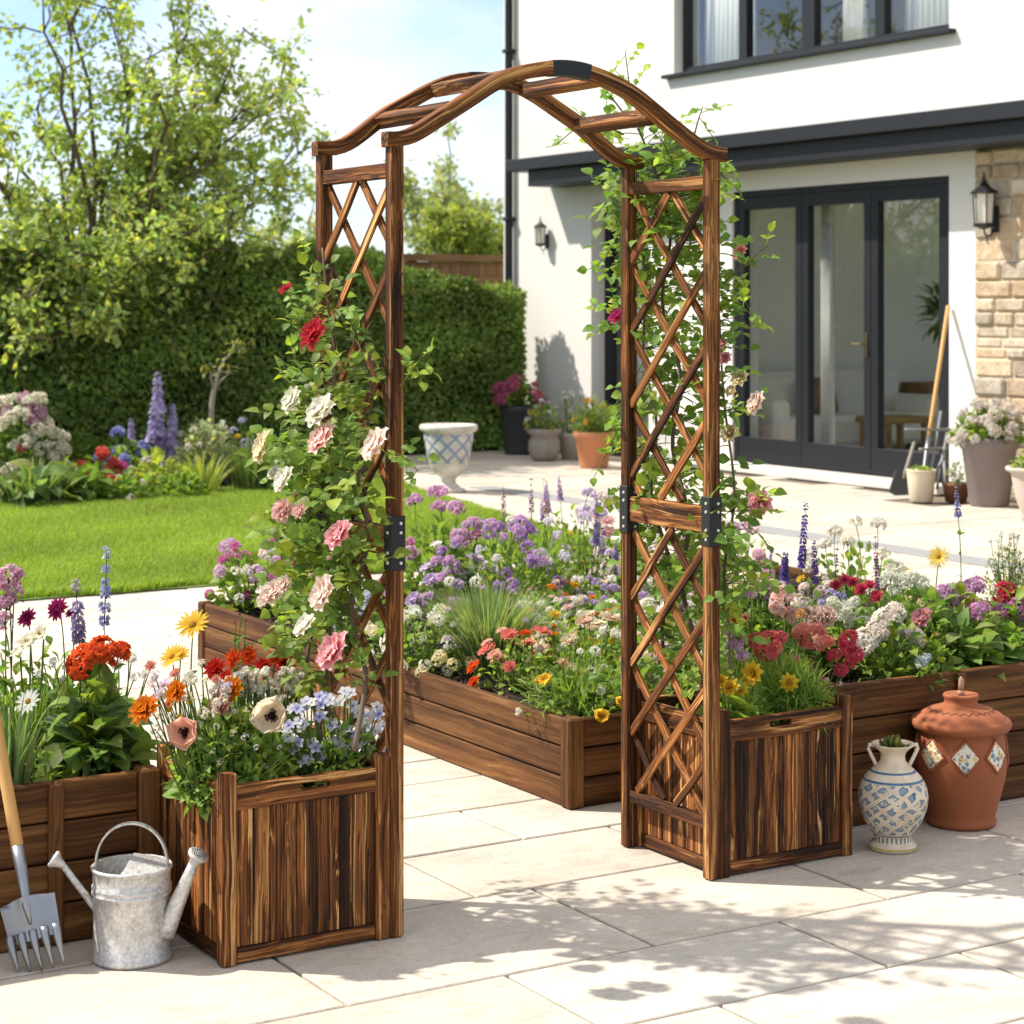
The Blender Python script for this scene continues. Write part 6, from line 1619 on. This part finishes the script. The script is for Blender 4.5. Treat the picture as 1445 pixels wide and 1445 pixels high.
def climber(label, X0, polys, canes, sprigs, blooms, xr, base, col):
    t = thing("climbing_rose", label, "climbing rose", base)
    gl, gs = Geo(), Geo()
    cane_pts = []
    for pts, r in canes:
        w = np.array([on_x(a, b, X0 + dx) for a, b, dx in pts]); ts = np.linspace(0, len(w) - 1, len(w) * 6)
        pth = np.stack([np.interp(ts, np.arange(len(w)), w[:, i]) for i in range(3)], 1)
        for _ in range(4): pth[1:-1] = (pth[:-2] + 2 * pth[1:-1] + pth[2:]) / 4
        gs.tube(pth, np.linspace(r, r * .35, len(pth)), 7, (1, 1, 1)); cane_pts.append(pth)
    allc = np.concatenate(cane_pts)
    for poly, n, size, pairs, seed in polys:
        for (a, b) in in_poly(poly, n, seed):
            p = on_x(a, b, X0 + float(rng.uniform(*xr)))
            d = nrm(rng.normal(size=3) * np.array((.9, 1, .6)) + TOCAM * .35 + np.array((0, 0, -.05)))
            up = nrm(np.array((0, 0, 1.)) + TOCAM * .55 + rng.normal(size=3) * .35)
            compound(gl, p, d, int(rng.choice(pairs)), size * float(rng.uniform(.75, 1.2)), tint(col, 1, .3, .3)[0], up)
            near = allc[np.argmin(((allc - p) ** 2).sum(1))]
            if rng.random() < .8: stem(gl, near, p, .0013, (.13, .15, .045), .15)
    for pts in sprigs:
        w = np.array([on_x(a, b, X0 + dx) for a, b, dx in pts]); ts = np.linspace(0, len(w) - 1, 14)
        pth = np.stack([np.interp(ts, np.arange(len(w)), w[:, i]) for i in range(3)], 1)
        for _ in range(2): pth[1:-1] = (pth[:-2] + 2 * pth[1:-1] + pth[2:]) / 4
        gl.tube(pth, np.linspace(.0026, .001, 14), 5, (.16, .17, .05), 0, False)
        for k in range(2, 14, 2):
            d = nrm(rng.normal(size=3) + TOCAM * .2 + np.array((0, 0, .3)))
            compound(gl, pth[k], d, int(rng.choice((1, 1, 2))), .026, tint(np.array(col) * 1.35, 1, .2, .35)[0], nrm(np.array((0, 0, 1.)) + TOCAM * .5))
    gs.build("stem", W_BARK, t, smooth=True)
    gl.build("foliage", LEAF, t, smooth=True, grain=False)
    for kind, a, b, r, dx in blooms:
        p = on_x(a, b, X0 + dx); size = r * depth(p) / F_PX
        fc = TOCAM * .62 + TOLEFT * .72 + np.array((0, 0, .55)) + rng.normal(size=3) * .2
        o = add_bloom(t, kind, p, size, fc, "bloom")
    return t
CW = ('rose', (.94, .92, .84), (.90, .84, .55), E_); CC = ('rose', (.93, .85, .62), (.88, .70, .36), E_); CP = ('rose', (.95, .70, .64), (.92, .50, .40), E_); CPP = ('rose', (.96, .84, .75), (.93, .66, .52), E_)
CR = ('double', (.56, .04, .06), (.72, .09, .10)); CK = ('rose', (.90, .52, .55), (.86, .36, .34), E_)
climber("climbing rose with pink, white and red blooms on the left side of the arch", 2.27,
        [([(412, 440), (465, 400), (500, 440), (512, 520), (510, 620), (505, 700), (500, 800), (502, 900), (508, 975), (430, 975), (392, 900), (380, 800), (392, 700), (385, 620), (415, 540)], 215, .033, (1, 2, 2), 1),
         ([(440, 600), (505, 640), (500, 780), (490, 900), (430, 900), (420, 760)], 120, .037, (1, 2), 2),
         ([(430, 520), (500, 500), (515, 600), (440, 640)], 22, .033, (1, 2), 12)],
        [([(470, 1060, -.05), (455, 950, -.06), (468, 860, -.02), (440, 780, -.05), (470, 690, .0), (450, 600, -.04), (478, 520, -.01), (462, 430, -.02), (455, 350, -.01)], .0085),
         ([(500, 1060, -.08), (520, 950, -.02), (490, 860, -.05), (525, 760, -.01), (500, 660, -.04), (530, 560, .0), (505, 480, -.02)], .007),
         ([(455, 1055, -.1), (430, 930, -.08), (455, 840, -.04), (430, 740, -.06), (470, 620, -.05)], .006)],
        [[(455, 420, -.02), (448, 385, -.02), (432, 352, -.03)], [(450, 440, -.02), (425, 425, -.05), (405, 412, -.06)], [(440, 660, -.04), (405, 640, -.08), (375, 632, -.1)], [(565, 545, -.02), (583, 520, .0), (598, 500, .02)], [(560, 640, -.01), (578, 650, .02), (590, 665, .02)], [(430, 540, -.02), (415, 520, -.06), (418, 505, -.06)], [(440, 760, -.03), (405, 770, -.08), (395, 775, -.1)], [(420, 900, -.03), (395, 895, -.08), (372, 910, -.1)]],
        [(CR, 445, 472, 25, -0.17), (CR, 404, 408, 11, -0.19), (CW, 415, 566, 18, -0.19), (CW, 456, 583, 24, -0.20), (CP, 458, 622, 24, -0.21), (CPP, 534, 630, 24, -0.20), (CC, 373, 634, 20, -0.23), (CC, 374, 622, 13, -0.22), (CW, 404, 678, 19, -0.21), (CP, 400, 722, 16, -0.21), (CP, 424, 722, 11, -0.20), (CK, 481, 756, 21, -0.22), (CPP, 386, 838, 18, -0.23), (CPP, 402, 826, 13, -0.22), (CPP, 461, 838, 25, -0.22), (CW, 433, 885, 18, -0.21), (CK, 475, 921, 27, -0.23), (('bud', (.90, .86, .66), None), 440, 550, 10, -.16), (('bud', CK[1], None), 470, 790, 8, -.16), (('bud', CP[1], None), 420, 700, 7, -.17), (('bud', CW[1], None), 395, 655, 7, -.18), (('bud', CR[1], None), 462, 500, 7, -.1), (('bud', CPP[1], None), 445, 815, 8, -.16), (CPP, 372, 848, 10, -.2), (CW, 388, 668, 10, -.2)],
        (-.12, .05), (2.2, 4.60, .336), (.155, .225, .05))
climber("climbing rose with few pale pink blooms reaching over the right side of the arch", 3.27,
        [([(872, 260), (1000, 245), (1010, 330), (1005, 520), (1005, 700), (1015, 850), (1010, 960), (900, 960), (890, 820), (880, 700), (878, 520), (868, 400)], 390, .034, (1, 2, 2), 3),
         ([(868, 200), (905, 150), (985, 190), (1000, 260), (1005, 330), (868, 330), (850, 270)], 125, .035, (1, 1, 2), 4),
         ([(1005, 640), (1045, 660), (1070, 760), (1065, 850), (1015, 860), (1000, 740)], 46, .036, (1, 2), 5),
         ([(1008, 320), (1040, 340), (1040, 560), (1030, 640), (1008, 600)], 45, .031, (1, 1, 2), 6),
         ([(845, 255), (880, 240), (880, 480), (855, 470), (860, 380)], 24, .034, (1, 1), 7)],
        [([(1000, 1010, .1), (985, 920, .06), (960, 830, .04), (975, 730, .03), (945, 630, .05), (965, 530, .03), (930, 430, .04), (950, 330, .03), (925, 240, .0), (900, 180, -.05)], .008),
         ([(960, 1010, .12), (930, 900, .08), (950, 800, .05), (915, 700, .05), (930, 600, .03), (905, 500, .05), (915, 390, .03), (890, 300, .0)], .007),
         ([(1030, 1010, .1), (1030, 900, .08), (1020, 800, .08), (1040, 700, .08), (1020, 560, .06), (1015, 430, .04), (1000, 330, .02)], .0055)],
        [[(905, 180, -.05), (888, 120, -.08), (882, 70, -.1)], [(975, 210, .0), (985, 170, .0), (992, 150, .0)], [(880, 190, -.05), (830, 165, -.1), (785, 205, -.12), (770, 208, -.14)], [(880, 160, -.06), (850, 120, -.1), (870, 95, -.1)], [(1010, 240, .02), (1040, 265, .04), (1052, 285, .05)], [(1020, 400, .04), (1050, 375, .06), (1085, 345, .08)], [(1020, 420, .05), (1045, 430, .06), (1062, 445, .07)], [(1020, 580, .06), (1045, 575, .07), (1070, 575, .08)], [(880, 590, -.02), (855, 640, -.06), (848, 655, -.07)], [(870, 330, -.02), (852, 370, -.06), (848, 385, -.06)], [(870, 430, -.02), (858, 440, -.05)], [(1040, 720, .08), (1070, 720, .1), (1078, 705, .1)], [(860, 200, -.08), (835, 190, -.1), (815, 180, -.1)], [(950, 230, -.02), (935, 200, -.05), (930, 190, -.05)]],
        [(('double', SALMON, CORAL), 1046, 357, 13, .06), (('double', MAG, CRIM), 871, 447, 14, -.05), (CC, 1045, 535, 12, .07), (CPP, 1070, 570, 17, .08), (CC, 1031, 612, 13, .07), (CK, 1073, 710, 17, .1), (CK, 1024, 506, 9, .05), (CC, 1032, 552, 8, .06), (('bud', PYEL, None), 1030, 440, 7, .05), (CK, 1020, 485, 7, .05), (CPP, 935, 790, 9, .06), (CW, 905, 462, 8, .05), (CPP, 965, 860, 10, .08), (CW, 1000, 590, 9, .08), (CW, 915, 570, 8, .08)],
        (.0, .16), (3.45, 4.55, .336), (.16, .245, .05))

# ------------------------------------------------------------------ border along the hedge
def border(name, label, px, py, r, h, fol, blooms, cat="shrub", z=.012, **k):
    b = on_z(px, py, z); bl = []
    for kind, n, size in blooms:
        for _ in range(n):
            v = rand_dirs(1)[0]; v[2] = abs(v[2]) * .9 + .1; v[1] = -abs(v[1]) if rng.random() < .7 else v[1]; v /= np.linalg.norm(v)
            bl.append((kind, b + v * np.array((r, r, h)) * rng.uniform(.88, 1.06), size * float(rng.uniform(.75, 1.2)), nrm(v + np.array((0, 0, .4)) + TOCAM * .4)))
    return plant(name, label, b, [(r * f[0], h * f[1], *f[2:]) for f in fol], bl, cat, stem_r=.004, **k)
HYD = ('cluster', (.93, .90, .78), CREAMC, (('n', 20), ('fr', .4), ('flat', .7)))
border("flowering_shrub", "tall shrub covered in creamy blush flower heads at the left edge of the border", 22, 697, .42, .80, [(1, .95, "bushy", 620, .085, GRD)], [(HYD, 70, .05), (('cluster', (.62, .34, .40), (.7, .5, .6), (('n', 24), ('fr', .36))), 9, .06), (('cluster', CRIM, CORAL, (('n', 20),)), 3, .05)])
border("hosta", "hosta with pale striped arching leaves at the left front of the border", 45, 712, .42, .36, [(1, 1, "grass", 90, .05, (.14, .20, .07)), (.9, .8, "broad", 60, .20, (.17, .23, .09))], [], "plant")
border("hosta", "dark green leafy clump in front of the coral geranium in the border", 105, 706, .34, .30, [(1, 1, "broad", 90, .16, GRD), (1, .8, "grass", 50, .04, GR)], [], "plant")
border("geranium", "coral red geranium in the back border", 136, 698, .22, .36, [(1, .85, "round", 110, .08, GR)], [(('cluster', (.72, .07, .04), CORAL, (('n', 22), ('fr', .4))), 13, .055)])
border("hydrangea", "blue hydrangea heads in the back border", 176, 690, .24, .50, [(1, .85, "bushy", 150, .09, GRD)], [(('cluster', (.26, .28, .62), (.42, .42, .74), (('n', 22), ('fr', .4))), 13, .055)])
border("delphinium", "violet blue delphinium spikes in front of the hedge", 212, 682, .24, .62, [(.9, .75, "bushy", 130, .09, GRD)], [(('spike', (.44, .42, .70), LILAC, (('h', 5.0), ('whorls', 9), ('fr', .7))), 9, .05)])
border("leafy_shrub", "low yellow green leafy shrub between hydrangea and silver shrub", 222, 695, .26, .34, [(1, 1, "bushy", 240, .085, GRY)], [(('cluster', LILAC, WHITE, (('n', 14),)), 5, .04)], "plant")
border("pink_flowers", "dusty pink flowers with one magenta bloom in the back border", 166, 697, .17, .28, [(1, .9, "bushy", 90, .07, GR)], [(('cluster', (.62, .38, .42), BLUSH, (('n', 18),)), 6, .045), (('double', MAG, ORCHID), 2, .05)])
border("silver_shrub", "rounded silver grey shrub in front of the hedge", 292, 682, .33, .58, [(1, 1, "bushy", 1500, .05, (.30, .33, .24)), (1, 1.03, "feather", 500, .07, (.36, .38, .30))], [(('cluster', (.66, .62, .42), WHITE, (('n', 14), ('fr', .4))), 16, .03)])
border("lilac_flowers", "pale lilac flowers right of the silver shrub against the hedge", 352, 680, .22, .55, [(1, .9, "bushy", 160, .08, GRD)], [(('cluster', (.48, .46, .62), (.62, .6, .72), (('n', 18),)), 10, .05), (('double', YELLOW), 3, .035)])
border("daylily_leaves", "bright yellow green strap leaves in front of the silver shrub", 286, 697, .24, .36, [(1, 1, "grass", 60, .03, GRY)], [], "plant")
border("ornamental_grass", "upright green ornamental grass at the right end of the border", 352, 693, .26, .46, [(1, 1, "grass", 260, .014, (.12, .17, .06))], [], "plant")
border("leafy_clump", "mid green leafy ground clump at the lawn edge in the border", 175, 706, .26, .20, [(1, 1, "bushy", 170, .08, GR)], [(('cluster', WHITE, PALEP, (('n', 14),)), 3, .03)], "plant")
border("leafy_clump", "low leafy clump at the lawn edge under the silver shrub", 255, 702, .24, .20, [(1, 1, "bushy", 170, .08, GR)], [], "plant")
border("leafy_clump", "grey green leafy clump at the right end of the border", 405, 692, .28, .36, [(1, 1, "bushy", 220, .07, (.12, .16, .08))], [(('cluster', LILAC, WHITE, (('n', 14),)), 6, .035)], "plant")
border("leafy_clump", "dark shaded leafy growth at the foot of the hedge behind the geranium", 120, 668, .45, .40, [(1, 1, "bushy", 320, .09, GRD)], [], "plant")
border("leafy_clump", "dark shaded leafy growth at the foot of the hedge behind the left lattice", 480, 668, .5, .42, [(1, 1, "bushy", 320, .09, GRD)], [], "plant")
# bare sapling
b = on_z(298, 672); sp = thing("sapling", "thin bare forked sapling in front of the hedge", "sapling", b)
g = Geo(); Yv = b[1]
def q4(px, py): return on_y(px, py, Yv)
g.tube([b, q4(296, 640), q4(297, 600), q4(300, 560), q4(307, 530), q4(316, 508), q4(333, 492)], [.03, .028, .026, .023, .018, .013, .006], 8)
g.tube([q4(302, 552), q4(298, 535), q4(297, 524)], [.014, .01, .005], 6); g.tube([q4(303, 550), q4(312, 537), q4(326, 524)], [.012, .009, .004], 6)
g.build("trunk", mat_plain("pale_bark", (.33, .28, .21), .9, 0, .2, 20), sp, smooth=True)
g = Geo(); n_ = 60; tip = np.array([q4(333, 492), q4(326, 524), q4(297, 522), q4(340, 488)]); k = rng.integers(0, 4, n_)
g.scatter(LEAF_OV, basis(rand_dirs(n_), np.tile((0, 0, 1.), (n_, 1))), tip[k] + rng.normal(size=(n_, 3)) * .05, rng.uniform(.04, .08, n_), tint((.22, .23, .10), n_)); g.build("foliage", LEAF, sp, smooth=True, grain=False)

# ------------------------------------------------------------------ plants standing in the pots by the house
def potted(name, label, p, z, r, h, fol, blooms, cat="plant"):
    b = np.array((p[0], p[1], p[2] + z)); bl = []
    for kind, n, size in blooms:
        for _ in range(n):
            v = rand_dirs(1)[0]; v[2] = abs(v[2]) * .9 + .1; v /= np.linalg.norm(v)
            bl.append((kind, b + v * np.array((r, r, h)) * rng.uniform(.88, 1.06), size * float(rng.uniform(.75, 1.2)), nrm(v + np.array((0, 0, .4)) + TOCAM * .4)))
    return plant(name, label, b, [(r * f[0], h * f[1], *f[2:]) for f in fol], bl, cat, stem_r=.003)
potted("geranium", "pink geranium growing in the charcoal planter", P_dark, .45, .27, .33, [(1, .85, "bushy", 150, .09, GRD)], [(('cluster', (.62, .12, .26), (.72, .30, .42), (('n', 20), ('fr', .4))), 22, .055)], "flower")
potted("yellow_flowers", "pale yellow and white flowers growing in the squat stone pot", P_stone, .28, .19, .30, [(1, .95, "bushy", 130, .06, GR)], [(('cluster', (.72, .56, .14), PYEL, (('n', 14),)), 8, .035), (('cluster', WHITE, WHITE, (('n', 14),)), 7, .03)], "flower")
potted("herb", "feathery green herb growing in the terracotta pot", P_terr, .30, .2, .34, [(1, 1, "feather", 900, .09, GR2), (.9, .8, "bushy", 160, .04, GR)], [(('cluster', ORANGE, YELLOW, (('n', 14),)), 5, .035)])
potted("white_flowers", "silvery plant with tiny white flowers in the pale pot", P_pale, .24, .2, .42, [(1, 1, "feather", 420, .08, (.22, .26, .17))], [(('cluster', WHITE, WHITE, (('n', 12),)), 22, .026)], "flower")
potted("white_hydrangea", "bushy white flowering plant in the tall taupe planter", P_taupe, .46, .29, .32, [(1, .9, "bushy", 360, .07, GR)], [(('cluster', WHITE, (.84, .74, .66), (('n', 20), ('fr', .4))), 44, .042)], "flower")
potted("seedling", "sparse white green seedling in the rust brown pot", P_brown, .13, .09, .2, [(1, 1, "bushy", 36, .05, GRS)], [(('cluster', WHITE, WHITE, (('n', 10),)), 4, .025)])
potted("herb", "green leafy plant in the pale weathered urn at the right edge", P_edge, .34, .18, .18, [(1, 1, "bushy", 160, .05, GR2)], [(('cluster', WHITE, PYEL, (('n', 12),)), 5, .025)])
potted("ivy", "moss and ivy sprigs around the tools in the cream bucket", P_buck, .215, .10, .05, [(1, 1, "bushy", 70, .04, GR2)], [])
